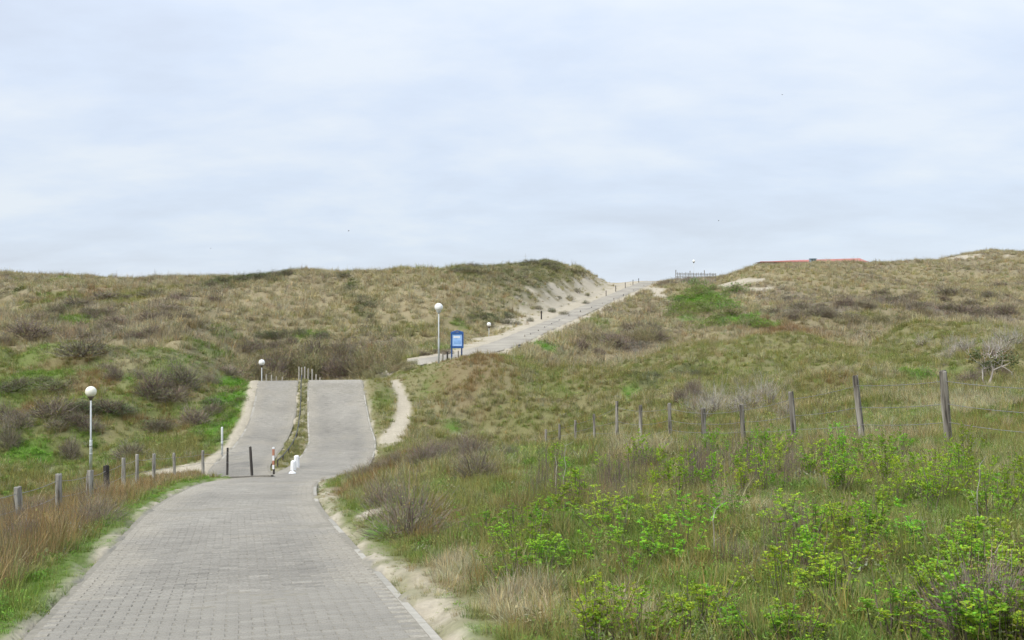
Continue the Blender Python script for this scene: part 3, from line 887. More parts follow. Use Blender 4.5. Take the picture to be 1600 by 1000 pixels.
def kerbs(parent, P, w, y0, y1, sides, top=-0.004, wid=0.075):
    s = np.r_[0, np.cumsum(np.linalg.norm(np.diff(P, axis=0), axis=1))]
    T, Rr = path_frame(P)
    mb = MB(); c = 0.006
    vs = []
    for z, ins in ((-0.16, 0), (-c, 0), (0, c)):
        for sx, sy in ((-1, -1), (1, -1), (1, 1), (-1, 1)):
            vs.append((sx * (wid / 2 - ins), sy * (0.492 - ins), z))
    fs = [(8, 9, 10, 11)] + [(r + k, r + (k + 1) % 4, r + 4 + (k + 1) % 4, r + 4 + k) for r in (0, 4) for k in range(4)]
    mb.add(vs, fs)
    me_ = mb.data('kerb_stone', M_KERB)
    for sg in sides:
        for sr in np.arange(0.5, s[-1] - .5, 1.0):
            q = [np.array([np.interp(sr + e, s, P[:, k]) for k in range(3)]) for e in (-0.5, 0, 0.5)]
            if not (y0 < q[1][1] < y1): continue
            rr = [np.array([np.interp(sr + e, s, Rr[:, k]) for k in range(2)]) for e in (-0.5, 0, 0.5)]
            t = sg * (w / 2 - wid / 2)
            ps = [Vector((a[0] + r[0] * t, a[1] + r[1] * t, a[2])) for a, r in zip(q, rr)]
            d = (ps[2] - ps[0]); Ln = d.length; d.normalize()
            x = d.cross(Vector((0, 0, 1))).normalized(); z = x.cross(d)
            o = data_obj('kerb_stone', me_, parent)
            p = (ps[0] + ps[2]) / 2
            p.z += top + random.gauss(0, 0.004)
            yw = random.gauss(0, 0.006)
            d2 = d + x * yw
            Mx = Matrix(((x[0], d2[0] * Ln, z[0], p[0]), (x[1], d2[1] * Ln, z[1], p[1]), (x[2], d2[2] * Ln, z[2], p[2]), (0, 0, 0, 1)))
            o.matrix_local = Mx


LANE[:, 2] -= 0.03 * sstep(41, 38, LANE[:, 1])
i_lane = int(np.argmax(LANE[:, 1] > 35.7))
path_o = lay_bricks('brick_path', MAIN, W_MAIN, -4, 70, singles=300, label='grey brick path running from the foreground down and over the hump')
kerbs(path_o, MAIN, W_MAIN, -3, 69, (1,))
kerbs(path_o, MAIN, W_MAIN, 44, 69, (-1,))
lane_o = lay_bricks('brick_path', LANE[i_lane:], W_LANE, 35.5, 70, tint=0.93, label='narrower grey brick lane left of the grass strip on the hump')
kerbs(lane_o, LANE[i_lane:], W_LANE, 44, 69, (-1,), wid=0.11)


def far_paving():
    m, t, b = principled('distant_brick_paving', 0.9, 0.2)
    L = t.links.new
    tc = N(t, 'ShaderNodeTexCoord')
    br = N(t, 'ShaderNodeTexBrick')
    br.inputs['Scale'].default_value = 1.0
    br.inputs['Brick Width'].default_value = 0.21; br.inputs['Row Height'].default_value = 0.105; br.inputs['Mortar Size'].default_value = 0.006
    br.inputs['Color1'].default_value = (0.315, 0.285, 0.235, 1); br.inputs['Color2'].default_value = (0.27, 0.245, 0.20, 1); br.inputs['Mortar'].default_value = (0.22, 0.20, 0.165, 1)
    L(tc.outputs['Object'], br.inputs['Vector'])
    n = N(t, 'ShaderNodeTexNoise'); n.inputs['Scale'].default_value = 0.35; n.inputs['Detail'].default_value = 6
    L(tc.outputs['Object'], n.inputs['Vector'])
    rp = N(t, 'ShaderNodeValToRGB'); rp.color_ramp.elements[0].position = 0.38; rp.color_ramp.elements[1].position = 0.85
    L(n.outputs['Fac'], rp.inputs[0])
    mx = N(t, 'ShaderNodeMix', data_type='RGBA')
    L(rp.outputs[0], mx.inputs[0]); L(br.outputs[0], mx.inputs[6]); mx.inputs[7].default_value = (0.42, 0.38, 0.305, 1)
    L(mx.outputs[2], b.inputs['Base Color'])
    return m


far_o = strip('brick_path', FARP, W_FAR, far_paving(), dz=0.0, crown=0.03)
tag(far_o, 'distant brick path climbing the sandy dune gap to the skyline', 'path', kind='structure')


# ------------------------------------------------------------------ grass: tuft meshes, scattered by geometry nodes
M_GRASS = mat_attr('grass_blades', 'tint', kind='INSTANCER', var=0.0, rough=0.7, spec=0.15, transl=0.22, leaf_attr='blade')


def blades(specs):
    """specs: list of (base xyz, azimuth, lean, length, width, bend, value, warm, segs) -> mesh data with a per-blade colour factor"""
    V, Fc, Cc = [], [], []
    for (b, az_, lean, ln, wd, bend, val, warm, segs) in specs:
        dx, dy = math.cos(az_), math.sin(az_)
        sx, sy = -dy, dx
        tw = random.uniform(-0.9, 0.9)
        wx, wy = sx * math.cos(tw) + dx * math.sin(tw), sy * math.cos(tw) + dy * math.sin(tw)
        p = Vector(b); ang = lean
        i0 = len(V)
        for k in range(segs + 1):
            t = k / segs
            hw = wd * 0.5 * (1 - t ** 1.6)
            if k < segs:
                V.append((p.x - wx * hw, p.y - wy * hw, p.z)); V.append((p.x + wx * hw, p.y + wy * hw, p.z))
            else:
                V.append(tuple(p))
            p = p + Vector((dx * math.sin(ang), dy * math.sin(ang), math.cos(ang))) * (ln / segs)
            ang += bend / segs
        for k in range(segs - 1):
            a = i0 + 2 * k
            Fc.append((a, a + 1, a + 3, a + 2))
        a = i0 + 2 * (segs - 1)
        Fc.append((a, a + 1, a + 2))
        Cc += [(val * (1 + warm), val, val * (1 - warm * 0.9), 1)] * (2 * segs + 1)
    return V, Fc, Cc


def herb(n, r, h, ln, wd):
    """low leafy herb: short broad leaves at all heights"""
    sp = []
    for k in range(n):
        rr = r * math.sqrt(random.random()); a = random.uniform(0, 6.283)
        sp.append(((rr * math.cos(a), rr * math.sin(a), random.uniform(0, h)), random.uniform(0, 6.283), random.uniform(.5, 1.5), ln * random.uniform(.7, 1.4), wd * random.uniform(.7, 1.3), random.uniform(-.3, .8), max(.5, random.gauss(1, .22)), random.gauss(0, .1), 2))
    V, Fc, Cc = blades(sp)
    me_ = bpy.data.meshes.new('herb')
    me_.from_pydata(V, [], Fc)
    ca = me_.color_attributes.new('blade', 'FLOAT_COLOR', 'POINT')
    ca.data.foreach_set('color', np.array(Cc, np.float32).ravel())
    me_.materials.append(M_GRASS)
    me_.update()
    return me_




def tuft(n, h, r, wd, lean=(0.0, 0.6), bend=(0.1, 0.9), segs=2, hv=0.35, seeds=0):
    sp = []
    for k in range(n):
        rr = r * math.sqrt(random.random()); a = random.uniform(0, 2 * math.pi)
        az_ = a + random.gauss(0, 0.8)
        ln = h * max(0.25, random.gauss(1, hv))
        sp.append(((rr * math.cos(a), rr * math.sin(a), -0.03), az_, random.uniform(*lean), ln, wd * random.uniform(.7, 1.3), random.uniform(*bend), max(.45, random.gauss(1, .2)), random.gauss(0.03, .10), segs))
    for k in range(seeds):       # flowering stalks with a thicker head
        a = random.uniform(0, 6.28)
        sp.append(((r * .4 * math.cos(a), r * .4 * math.sin(a), -0.03), a, random.uniform(0, .25), h * random.uniform(1.2, 1.6), wd * .7, random.uniform(0, .3), 1.15, .12, 2))
    V, Fc, Cc = blades(sp)
    me_ = bpy.data.meshes.new('tuft')
    me_.from_pydata(V, [], Fc)
    ca = me_.color_attributes.new('blade', 'FLOAT_COLOR', 'POINT')
    ca.data.foreach_set('color', np.array(Cc, np.float32).ravel())
    me_.materials.append(M_GRASS)
    me_.update()
    return me_


def library(name, meshes):
    col = bpy.data.collections.new(name)
    for k, me_ in enumerate(meshes):
        o = bpy.data.objects.new('%s_%02d' % (name, k), me_)
        col.objects.link(o)
    return col


# near: 0-2 fine mixed grass, 3-4 drooping straw tussock, 5 short turf, 6 stalky rusty stems
NEAR = library('near_tufts', [tuft(40, .30, .20, .010, segs=3), tuft(44, .38, .22, .009, (0, .5), segs=3, seeds=3), tuft(38, .24, .2, .011, (0, .7), segs=3),
                              tuft(60, .33, .12, .008, (.1, 1.0), (.5, 1.7), 3), tuft(54, .32, .16, .008, (.1, 1.0), (.4, 1.4), 3, seeds=4),
                              tuft(55, .11, .2, .008, (0, .8), segs=2), tuft(44, .30, .22, .008, (0, .8), (.1, .9), 3, seeds=4), herb(60, .24, .16, .06, .028)])
# middle distance, broader blades
MID = library('mid_tufts', [tuft(36, .42, .30, .022), tuft(36, .50, .26, .021, (0, .8), (.3, 1.2)), tuft(32, .36, .32, .024, (0, .7)),
                            tuft(42, .55, .20, .020, (.1, .9), (.4, 1.4)), tuft(34, .46, .3, .021, (0, .5), seeds=5), tuft(38, .16, .34, .025), tuft(32, .42, .3, .019, (0, .7), (.1, .8)), herb(60, .36, .24, .10, .05)])
FARL = library('far_tufts', [tuft(34, .65, .45, .048), tuft(34, .75, .38, .046, (.1, .8), (.3, 1.2)), tuft(30, .55, .5, .05, (0, .7)),
                             tuft(40, .8, .32, .042, (.1, .9), (.4, 1.3)), tuft(32, .7, .42, .046, (0, .6)), tuft(36, .28, .5, .054), tuft(28, .85, .4, .042, (0, .5), (0, .6)), herb(60, .55, .36, .17, .09)])
# which tuft a cover class takes
PICK = {DRY: (3, 4, 3, 1), OLIVE: (0, 1, 7, 4), GREEN: (0, 7, 2), LUSH: (7, 2, 7), RUST: (6, 4, 6, 1), GREY: (6, 7), DARK: (7, 2, 7), SAND: (3,)}
PICKA = np.array([[PICK[c][k % len(PICK[c])] for k in range(12)] for c in range(8)])


def scatter_tree():
    g = bpy.data.node_groups.new('scatter_tufts', 'GeometryNodeTree')
    g.interface.new_socket('Geometry', in_out='INPUT', socket_type='NodeSocketGeometry')
    sk = g.interface.new_socket('Tufts', in_out='INPUT', socket_type='NodeSocketCollection')
    g.interface.new_socket('Geometry', in_out='OUTPUT', socket_type='NodeSocketGeometry')
    L = g.links.new
    gi = N(g, 'NodeGroupInput'); go = N(g, 'NodeGroupOutput')
    ci = N(g, 'GeometryNodeCollectionInfo')
    ci.inputs['Separate Children'].default_value = True
    ci.inputs['Reset Children'].default_value = True
    L(gi.outputs['Tufts'], ci.inputs['Collection'])
    ip = N(g, 'GeometryNodeInstanceOnPoints')
    ip.inputs['Pick Instance'].default_value = True
    L(gi.outputs['Geometry'], ip.inputs['Points'])
    L(ci.outputs[0], ip.inputs['Instance'])

    def na(name, dt):
        n = N(g, 'GeometryNodeInputNamedAttribute', data_type=dt)
        n.inputs['Name'].default_value = name
        return n.outputs['Attribute']
    L(na('ix', 'INT'), ip.inputs['Instance Index'])
    er = N(g, 'FunctionNodeEulerToRotation')
    L(na('rt', 'FLOAT_VECTOR'), er.inputs[0])
    L(er.outputs[0], ip.inputs['Rotation'])
    L(na('sc', 'FLOAT_VECTOR'), ip.inputs['Scale'])
    L(ip.outputs[0], go.inputs[0])
    return g, sk.identifier


SCT, SCT_ID = scatter_tree()


def scatter(name, label, cat, x, y, size, lib, ix, tint):
    n = len(x)
    me_ = bpy.data.meshes.new(name)
    z = ground(x, y)
    me_.vertices.add(n)
    me_.vertices.foreach_set('co', np.stack([x, y, z], 1).astype(np.float32).ravel())
    sc_ = np.stack([size * RNG.uniform(.85, 1.15, n), size * RNG.uniform(.85, 1.15, n), size * RNG.uniform(.75, 1.3, n)], 1)
    rt = np.stack([RNG.normal(0, .13, n), RNG.normal(0.03, .13, n), RNG.uniform(0, 6.283, n)], 1)
    me_.attributes.new('sc', 'FLOAT_VECTOR', 'POINT').data.foreach_set('vector', sc_.astype(np.float32).ravel())
    me_.attributes.new('rt', 'FLOAT_VECTOR', 'POINT').data.foreach_set('vector', rt.astype(np.float32).ravel())
    me_.attributes.new('ix', 'INT', 'POINT').data.foreach_set('value', ix.astype(np.int32))
    me_.attributes.new('tint', 'FLOAT_COLOR', 'POINT').data.foreach_set('color', np.c_[tint, np.ones(n)].astype(np.float32).ravel())
    me_.materials.append(M_GRASS)
    o = data_obj(name, me_)
    md = o.modifiers.new('scatter', 'NODES')
    md.node_group = SCT
    md[SCT_ID] = lib
    tag(o, label, cat, kind='stuff')
    return o


def sample(n, px0, px1, d0, d1):
    """density falls off with distance: even in azimuth and depth"""
    d = RNG.uniform(d0, d1, n)
    return (RNG.uniform(px0, px1, n) - CX) / F * (d + (6.0 if d0 < 10 else 2.0 if d0 < 30 else 0.0)), d     # the near field goes on beside the frame


def grow(name, label, n, px0, px1, d0, d1, lib, size, keep=None, cat='grass', thin=None):
    x, y = sample(n, px0, px1, d0, d1)
    ds = [nearest(P, x, y) for P, w in PATHS]
    Wt, sand, pav = cover(x, y, ds)
    ok = (~pav) & (RNG.random(n) > sand * np.where(y < 42, 0.74, 0.97))
    # clumps and gaps
    ok &= RNG.random(n) < 0.55 + 0.9 * (fbm(x * 1.1 + 3, y * 1.1 + 60, 3) - 0.25)
    if keep is not None: ok &= keep(x, y, ds)
    x, y, Wt, sand = x[ok], y[ok], Wt[ok], sand[ok]
    em = (ds[0][0] - W_MAIN / 2)[ok]; el = (ds[1][0] - W_LANE / 2)[ok]; ef = (ds[3][0] - W_FAR / 2)[ok]
    cum = np.cumsum(Wt / Wt.sum(1)[:, None], 1)
    cls = (RNG.random(len(x))[:, None] > cum).sum(1).clip(0, 7)
    # soft mixing of neighbouring colours
    tint = 0.62 * COVER[cls] + 0.38 * (Wt @ COVER)
    tint = tint * (RNG.normal(1, .13, len(x)).clip(.6, 1.45) * (0.84 + 0.34 * fbm(x * .5 + 7, y * .5, 3)))[:, None]
    tint[:, 0] *= RNG.normal(1, .05, len(x)); tint[:, 2] *= RNG.normal(1, .08, len(x))
    ix = PICKA[cls, RNG.integers(0, 12, len(x))]
    lip = np.minimum(np.minimum(em, el), ef)
    trod = sstep(0.0, 1.0, lip)                               # short along the paving
    ix = np.where((lip < 0.35) & (RNG.random(len(x)) < .7), 5, ix)
    sz = size * RNG.normal(1, .2, len(x)).clip(.5, 1.6) * (0.45 + 0.55 * trod) * (1 - 0.45 * sand)
    sz = sz * (0.35 + 0.65 * sstep(0.3, 2.5, (ds[2][0])[ok])) * np.where((y > 60) & (y < 80) & (np.abs(x + 6.5) < 4), .55, 1.0) * np.where((y > 92) & (y < 127) & (np.abs(x + 2.6) < 3), .4, 1.0)
    sz = sz * np.where((cls == LUSH) | (cls == GREEN), .82, 1.0)
    return scatter(name, label, cat, x, y, sz, lib, ix, tint.clip(0.01, .75))


def right_of_main(x, y, ds): return (x > np.interp(y, MAIN[:, 1], MAIN[:, 0]))
def left_of_main(x, y, ds): return (x < np.interp(y, MAIN[:, 1], MAIN[:, 0]))
def mid_right(x, y, ds): return (ds[0][1] > 0) & (ds[0][0] > 0.5) if False else ((x > np.interp(y, MAIN[:, 1], MAIN[:, 0])) & ((y < 70) | (x / y > -0.13)))
def mid_left(x, y, ds): return (x < np.interp(y, LANE[:, 1], LANE[:, 0]))
def median(x, y, ds): return (x > np.interp(y, LANE[:, 1], LANE[:, 0])) & (x < np.interp(y, MAIN[:, 1], MAIN[:, 0])) & (y > 40.5)
def far_left(x, y, ds): return (x < np.interp(y, FARP[4:, 1], FARP[4:, 0]))
def far_right(x, y, ds): return ~far_left(x, y, ds)


grow('dune_grass', 'mixed straw and green grass of the field right of the path, up to the leaning fence posts', 27000, 480, 1800, 3.0, 24, NEAR, 0.56, right_of_main)
grow('dune_grass', 'brownish tall grass on the low bank where the path bends behind it', 17000, 420, 1800, 22, 42, MID, 0.42, right_of_main)
grow('verge_grass', 'green and rusty grass on the verge between the path and the left fence', 15000, -350, 560, 4, 24, NEAR, 0.82, left_of_main)
grow('verge_grass', 'rusty grass around the curve of the left fence and the hollow behind it', 8000, -200, 480, 22, 42, MID, 0.40, left_of_main)
grow('slope_grass', 'green and brown grass on the near left dune slope behind the lamp', 19000, -220, 480, 40, 84, MID, 0.56, mid_left)
grow('slope_grass', 'olive grass on the middle slope between the fence and the distant path', 36000, 540, 1820, 40, 92, MID, 0.58, mid_right)
grow('verge_grass', 'short olive grass on the strip between the two brick lanes', 9000, 420, 500, 41, 70, MID, 0.55, median)
grow('marram_grass', 'straw coloured marram grass covering the far left dune', 42000, -250, 1040, 78, 215, FARL, 0.72, far_left)
grow('marram_grass', 'pale marram grass covering the far right dune', 40000, 800, 1850, 84, 270, FARL, 0.72, far_right)


# ------------------------------------------------------------------ shrubs, roses, bare brush
def plant_mat(name, tint, transl=0.0, rnd=0.16, rough=0.75):
    return mat_attr(name, '', tint=tint, var=0.0, leaf_attr='blade', transl=transl, rnd=rnd, rough=rough, spec=0.2)


M_STEM = plant_mat('shrub_bark', (0.15, 0.125, 0.10))
M_TWIGB = plant_mat('grey_brown_twigs', (0.225, 0.185, 0.145))
M_TWIGO = plant_mat('olive_twigs', (0.30, 0.265, 0.15))
M_TWIGP = plant_mat('bleached_twigs', (0.40, 0.365, 0.32))
M_LEAFO = plant_mat('olive_leaves', (0.24, 0.25, 0.10), .2)
M_LEAFD = plant_mat('dark_leaves', (0.125, 0.165, 0.065), .2)
M_LEAFG = plant_mat('fresh_green_leaves', (0.14, 0.265, 0.035), .25, .3)
M_LEAFR = plant_mat('rose_leaves', (0.215, 0.385, 0.03), .3, .28)
M_BARKP = plant_mat('bleached_bark', (0.50, 0.475, 0.43))


def attr_mesh(name, V, Fc, Cc, mat):
    me_ = bpy.data.meshes.new(name)
    me_.from_pydata([tuple(v) for v in V], [], Fc)
    ca = me_.color_attributes.new('blade', 'FLOAT_COLOR', 'POINT')
    ca.data.foreach_set('color', np.array(Cc, np.float32).ravel())
    me_.materials.append(mat)
    me_.update()
    return me_


def stem_mesh(name, stems, mat, n=4):
    mb = MB(); cc = []
    for pts, rad in stems:
        b = len(mb.v)
        mb.tube(pts, rad, n, cap=False)
        v = random.uniform(.75, 1.25)
        cc += [(v * 1.03, v, v * .97, 1)] * (len(mb.v) - b)
    return attr_mesh(name, mb.v, mb.f, cc, mat)


def strips(name, segs, mat):
    """thin two-sided twigs: (p, q, width)"""
    V, Fc, Cc = [], [], []
    for p, q, w in segs:
        p = Vector(p); q = Vector(q); d = q - p
        s = d.cross(Vector((random.gauss(0, 1), random.gauss(0, 1), random.gauss(0, 1))))
        if s.length < 1e-6: continue
        s = s.normalized() * w / 2
        b = len(V)
        V += [p - s, p + s, q + s * .35, q - s * .35]
        Fc.append((b, b + 1, b + 2, b + 3))
        v = max(.45, random.gauss(1, .25)); wm = random.gauss(0, .06)
        Cc += [(v * (1 + wm), v, v * (1 - wm), 1)] * 4
    return attr_mesh(name, V, Fc, Cc, mat)


def leaf_mesh(name, leaves, mat):
    """small folded leaves: (point, direction, length, width)"""
    V, Fc, Cc = [], [], []
    for p, d, ln, wd in leaves:
        p = Vector(p); d = Vector(d).normalized()
        s = d.cross(Vector((random.gauss(0, .5), random.gauss(0, .5), 1)))
        if s.length < 1e-6: continue
        s = s.normalized() * wd / 2
        up = s.cross(d).normalized() * wd * .18
        b = len(V)
        m = p + d * ln * .5
        V += [p, m - s + up, p + d * ln, m + s + up]
        Fc += [(b, b + 1, b + 2), (b, b + 2, b + 3)]
        v = max(.45, random.gauss(1, .27)); wm = random.gauss(0.02, .14)
        Cc += [(v * (1 + wm), v, v * (1 - wm), 1)] * 4
    return attr_mesh(name, V, Fc, Cc, mat)


def dome(k=1.0):
    """a point in an uneven half ball of radius 1"""
    while True:
        p = Vector((random.uniform(-1, 1), random.uniform(-1, 1), random.uniform(0, 1)))
        if p.length < 1: return p


def lumpy(seed):
    off = Vector((seed * 13.7, seed * 5.1, 0))
    def f(p):
        d = p.normalized() if p.length > 1e-6 else Vector((0, 0, 1))
        return p * (0.72 + 0.5 * (mnoise.noise(d * 1.7 + off) + .35))
    return f


def make_shrub(seed, twigs, leaves, m_twig, m_leaf, wd=0.018, leaf=0.05, up=0.6, long=0.15):
    random.seed(seed)
    lf = lumpy(seed)
    stems, segs, lv = [], [], []
    for k in range(12):
        e = lf(dome()) * 0.85
        b = Vector((random.gauss(0, .12), random.gauss(0, .12), -.06))
        mid = b.lerp(e, .5) + Vector((0, 0, .12))
        stems.append(([b, mid, e], [.020, .013, .005]))
    for k in range(twigs):
        q = lf(dome())
        base = q * random.uniform(.6, .85) + Vector((0, 0, -.05))
        q = q + Vector((random.gauss(0, .07), random.gauss(0, .07), random.gauss(0, .05)))
        dirn = q.normalized() * (1 - up) + Vector((random.gauss(0, .55), random.gauss(0, .55), random.gauss(.6, .5))) * up
        e = q + dirn.normalized() * long * random.uniform(.3, 1)
        segs.append((base, q, wd)); segs.append((q, e, wd * .7))
        if leaves and random.random() < leaves:
            for _ in range(3):
                t = random.random()
                lv.append((q.lerp(e, t), (random.gauss(0, 1), random.gauss(0, 1), random.gauss(.4, .7)), leaf * random.uniform(.7, 1.3), leaf * .55))
    parts = {'stems': stem_mesh('stems', stems, M_STEM), 'twigs': strips('twigs', segs, m_twig)}
    if lv: parts['foliage'] = leaf_mesh('foliage', lv, m_leaf)
    return parts


KINDS = {
    'grey': [make_shrub(100 + k, 700, .5, M_TWIGB, M_LEAFO) for k in range(3)],
    'olive': [make_shrub(200 + k, 480, .8, M_TWIGO, M_LEAFO, up=.7) for k in range(3)],
    'dark': [make_shrub(300 + k, 330, 1.6, M_TWIGB, M_LEAFD, leaf=.075) for k in range(3)],
    'green': [make_shrub(400 + k, 330, 1.9, M_TWIGO, M_LEAFG, leaf=.085) for k in range(3)],
    'pale': [make_shrub(500 + k, 170, 0, M_TWIGP, None, wd=.013, up=.6, long=.45) for k in range(3)],
    'twiggy': [make_shrub(600 + k, 900, .35, M_TWIGB, M_LEAFO, wd=.009, leaf=.035, up=.35, long=.22) for k in range(2)],
}


def make_rose(seed, nst=7, h=1.0):
    random.seed(seed)
    stems, lv = [], []
    for k in range(nst):
        a = random.uniform(0, 6.28); r = random.uniform(.0, .65)
        b = Vector((r * .35 * math.cos(a), r * .35 * math.sin(a), -.04))
        e = Vector((r * 1.3 * math.cos(a), r * 1.3 * math.sin(a), h * random.uniform(.35, 1)))
        m1 = b.lerp(e, .5) + Vector((random.gauss(0, .03), random.gauss(0, .03), 0))
        stems.append(([b, m1, e + Vector((0, 0, .08))], [.011, .008, .003]))
        for j in range(random.randint(7, 12)):      # leaf sprays, thickest at the shoot tips
            t = 1 - min(abs(random.gauss(0, .34)), .9)
            c = m1.lerp(e, max(0, t * 2 - 1)) if t > .5 else b.lerp(m1, t * 2)
            a2 = random.uniform(0, 6.28)
            od = Vector((math.cos(a2), math.sin(a2), random.uniform(.1, .8))).normalized()
            L_ = random.uniform(.05, .10)
            for q in range(3):                        # pinnate: pairs of leaflets and one at the end
                pb = c + od * L_ * (q / 2.2 + .25)
                sd = od.cross(Vector((0, 0, 1))).normalized()
                for s in (-1, 1):
                    lv.append((pb, od * .5 + sd * s + Vector((0, 0, random.gauss(.15, .2))), random.uniform(.04, .07), .036))
            lv.append((c + od * L_ * 1.1, od, .06, .038))
    return {'stems': stem_mesh('stems', stems, M_STEM), 'foliage': leaf_mesh('foliage', lv, M_LEAFR)}


KINDS['rose'] = [make_rose(700 + k, nst=random.randint(8, 12)) for k in range(6)]


def make_stalks(seed):
    random.seed(seed)
    stems, segs = [], []
    for k in range(26):
        a = random.uniform(0, 6.28); r = math.sqrt(random.random())
        b = Vector((r * .8 * math.cos(a), r * .8 * math.sin(a), -.04))
        e = b + Vector((random.gauss(0, .16), random.gauss(0, .16), random.uniform(.6, 1)))
        m = b.lerp(e, .5) + Vector((random.gauss(0, .04), random.gauss(0, .04), 0))
        stems.append(([b, m, e], [.010, .008, .003]))
        for j in range(7):
            t = random.uniform(.35, 1)
            c = b.lerp(e, t)
            segs.append((c, c + Vector((random.gauss(0, .12), random.gauss(0, .12), random.uniform(.05, .22))), .007))
    return {'stems': stem_mesh('stems', stems, M_STEM, 3), 'twigs': strips('twigs', segs, M_TWIGB)}


KINDS['stalks'] = [make_stalks(800 + k) for k in range(3)]
random.seed(21)
NAMES = {'grey': 'shrub', 'olive': 'scrub_bush', 'dark': 'bush', 'green': 'green_bush', 'pale': 'bare_bush', 'twiggy': 'twiggy_shrub', 'rose': 'rose_bush', 'stalks': 'stalk_thicket'}


def plant(kind, base, rad, h, label, group=None, cat='shrub'):
    parts = random.choice(KINDS[kind])
    r = empty(NAMES[kind], (base[0], base[1], base[2] - 0.02), random.uniform(0, 6.28))
    if kind in ('grey', 'olive'): h *= 1.05
    r.scale = (rad * random.uniform(.85, 1.15), rad * random.uniform(.85, 1.15), h * random.uniform(.9, 1.1))
    for nm, me_ in parts.items():
        data_obj(nm, me_, r)
    tag(r, label, cat, group)
    return r


def plant_px(kind, px, py, wpx, hpx, label, group=None, cat='shrub', d=None):
    b = hit(px, py) if d is None else on(px, d)
    return plant(kind, b, wpx / 2 / F * b[1], hpx / F * b[1], label, group, cat)


ORD = ['first', 'second', 'third', 'fourth', 'fifth', 'sixth', 'seventh', 'eighth', 'ninth', 'tenth', 'eleventh', 'twelfth', 'thirteenth', 'fourteenth', 'fifteenth', 'sixteenth', 'seventeenth']


def order_labels(made, most=14):
    """short rows: tell the members apart by their place in the row"""
    made = sorted(made, key=lambda o: o.location.x / o.location.y)
    if len(made) > most:
        n = len(made)
        for part, a, b in (('left', 0, n // 3), ('middle', n // 3, 2 * n // 3), ('right', 2 * n // 3, n)):
            for k, o in enumerate(made[a:b]):
                o['label'] += ', %s third, %s from left' % (part, ORD[k])
        return
    if len(made) < 2: return
    for k, o in enumerate(made):
        if len(made) > 6 and k >= len(made) / 2:
            w = 'rightmost' if k == len(made) - 1 else ORD[len(made) - 1 - k] + ' from right'
        else:
            w = 'leftmost' if k == 0 else ('rightmost' if k == len(made) - 1 else ORD[k] + ' from left')
        o['label'] = w + ', ' + o['label']


def band(kind, pts, n, wpx, hpx, jx, jy, label, group, dmin_=4.0, ok=None):
    """n shrubs along a polyline of photo pixels, jittered"""
    P = np.array(pts, float)
    s = np.r_[0, np.cumsum(np.linalg.norm(np.diff(P, axis=0), axis=1))]
    made = []
    for k in range(n):
        t = s[-1] * (k + random.uniform(.2, .8)) / n
        px = np.interp(t, s, P[:, 0]) + random.gauss(0, jx); py = np.interp(t, s, P[:, 1]) + random.gauss(0, jy)
        b = hit(px, py, dmin_)
        if b[1] > 300: continue
        f = random.uniform(.7, 1.3)
        made.append(plant(kind if isinstance(kind, str) else random.choice(kind), b, wpx * f / 2 / F * b[1], hpx * f / F * b[1], label, group))
    order_labels(made)


# left slope behind the lamp: the ones that stand out
for px, py, w, h, lab in [
        (110, 716, 46, 36, 'rounded dark brown shrub just left of the leftmost globe lamp'),
        (82, 652, 95, 44, 'broad grey-brown shrub on the slope left of the first lamp globe'),
        (12, 662, 50, 40, 'brown shrub cut by the left edge of the view, above the green hollow'),
        (14, 700, 46, 40, 'dark shrub at the left edge just above the green hollow'),
        (205, 716, 80, 34, 'low wide shrub right of the first lamp pole, behind the fence posts'),
        (238, 618, 60, 42, 'grey-brown shrub uphill between the first lamp and the left brick lane'),
        (285, 605, 62, 46, 'largest purple-brown shrub near the top right of the left slope'),
        (328, 602, 50, 26, 'small grey shrub beside the bright green strip of the left slope'),
        (305, 664, 70, 30, 'brown shrub low on the slope towards the left brick lane'),
        (178, 594, 34, 26, 'compact dark shrub straight above and right of the first lamp globe'),
        (130, 556, 100, 34, 'long grey shrub on top of the near left dune'),
        (45, 528, 110, 30, 'long dark shrub mass at the far left behind the near dune top'),
        (355, 585, 60, 18, 'flat olive shrub at the right end of the near left dune')]:
    plant_px('grey', px, py, w, h, lab)
band('grey', [(10, 610), (160, 640), (320, 640)], 14, 60, 24, 25, 26, 'small grey-brown shrub on the slope behind the first lamp', 'small shrubs on the near left slope')
band('grey', [(100, 525), (250, 500), (330, 470)], 14, 44, 15, 22, 10, 'grey shrub on the far left dune beyond the near slope', 'shrubs on the far left dune')
band('dark', [(325, 443), (400, 436), (462, 426)], 14, 26, 9, 5, 2, 'dark bush in the row just under the far left skyline', 'dark bushes under the left skyline')
band('dark', [(395, 528), (450, 526), (515, 530)], 13, 30, 14, 6, 3, 'dark bush in the row halfway down the far left dune', 'bush row on the far left dune')
band('grey', [(360, 552), (420, 548), (470, 545)], 8, 40, 14, 8, 4, 'grey-brown bush at the foot of the far left dune', 'bushes at the foot of the far left dune')
band('dark', [(540, 440), (548, 462), (575, 490), (590, 510)], 9, 26, 12, 6, 5, 'dark bush in the gully of the far left dune', 'bushes in the dune gully')
band(['dark', 'olive'], [(690, 422), (760, 418), (830, 418), (900, 420)], 20, 36, 7, 10, 5, 'dark bush on the crest left of the distant path', 'crest bushes left of the distant path')
band('green', [(905, 412), (925, 420), (948, 432)], 9, 24, 7, 4, 2, 'green bush on the dune shoulder left of the distant path', 'green shoulder bushes')
band(['olive', 'olive', 'grey'], [(375, 592), (450, 588), (540, 588), (630, 580)], 30, 56, 34, 10, 7, 'olive scrub bush in the band behind the hump', 'scrub band behind the hump', dmin_=86)
band(['olive', 'grey'], [(390, 572), (480, 566), (560, 566), (640, 560)], 26, 52, 26, 10, 5, 'brown scrub bush in the upper band behind the hump', 'upper scrub band behind the hump', dmin_=90)
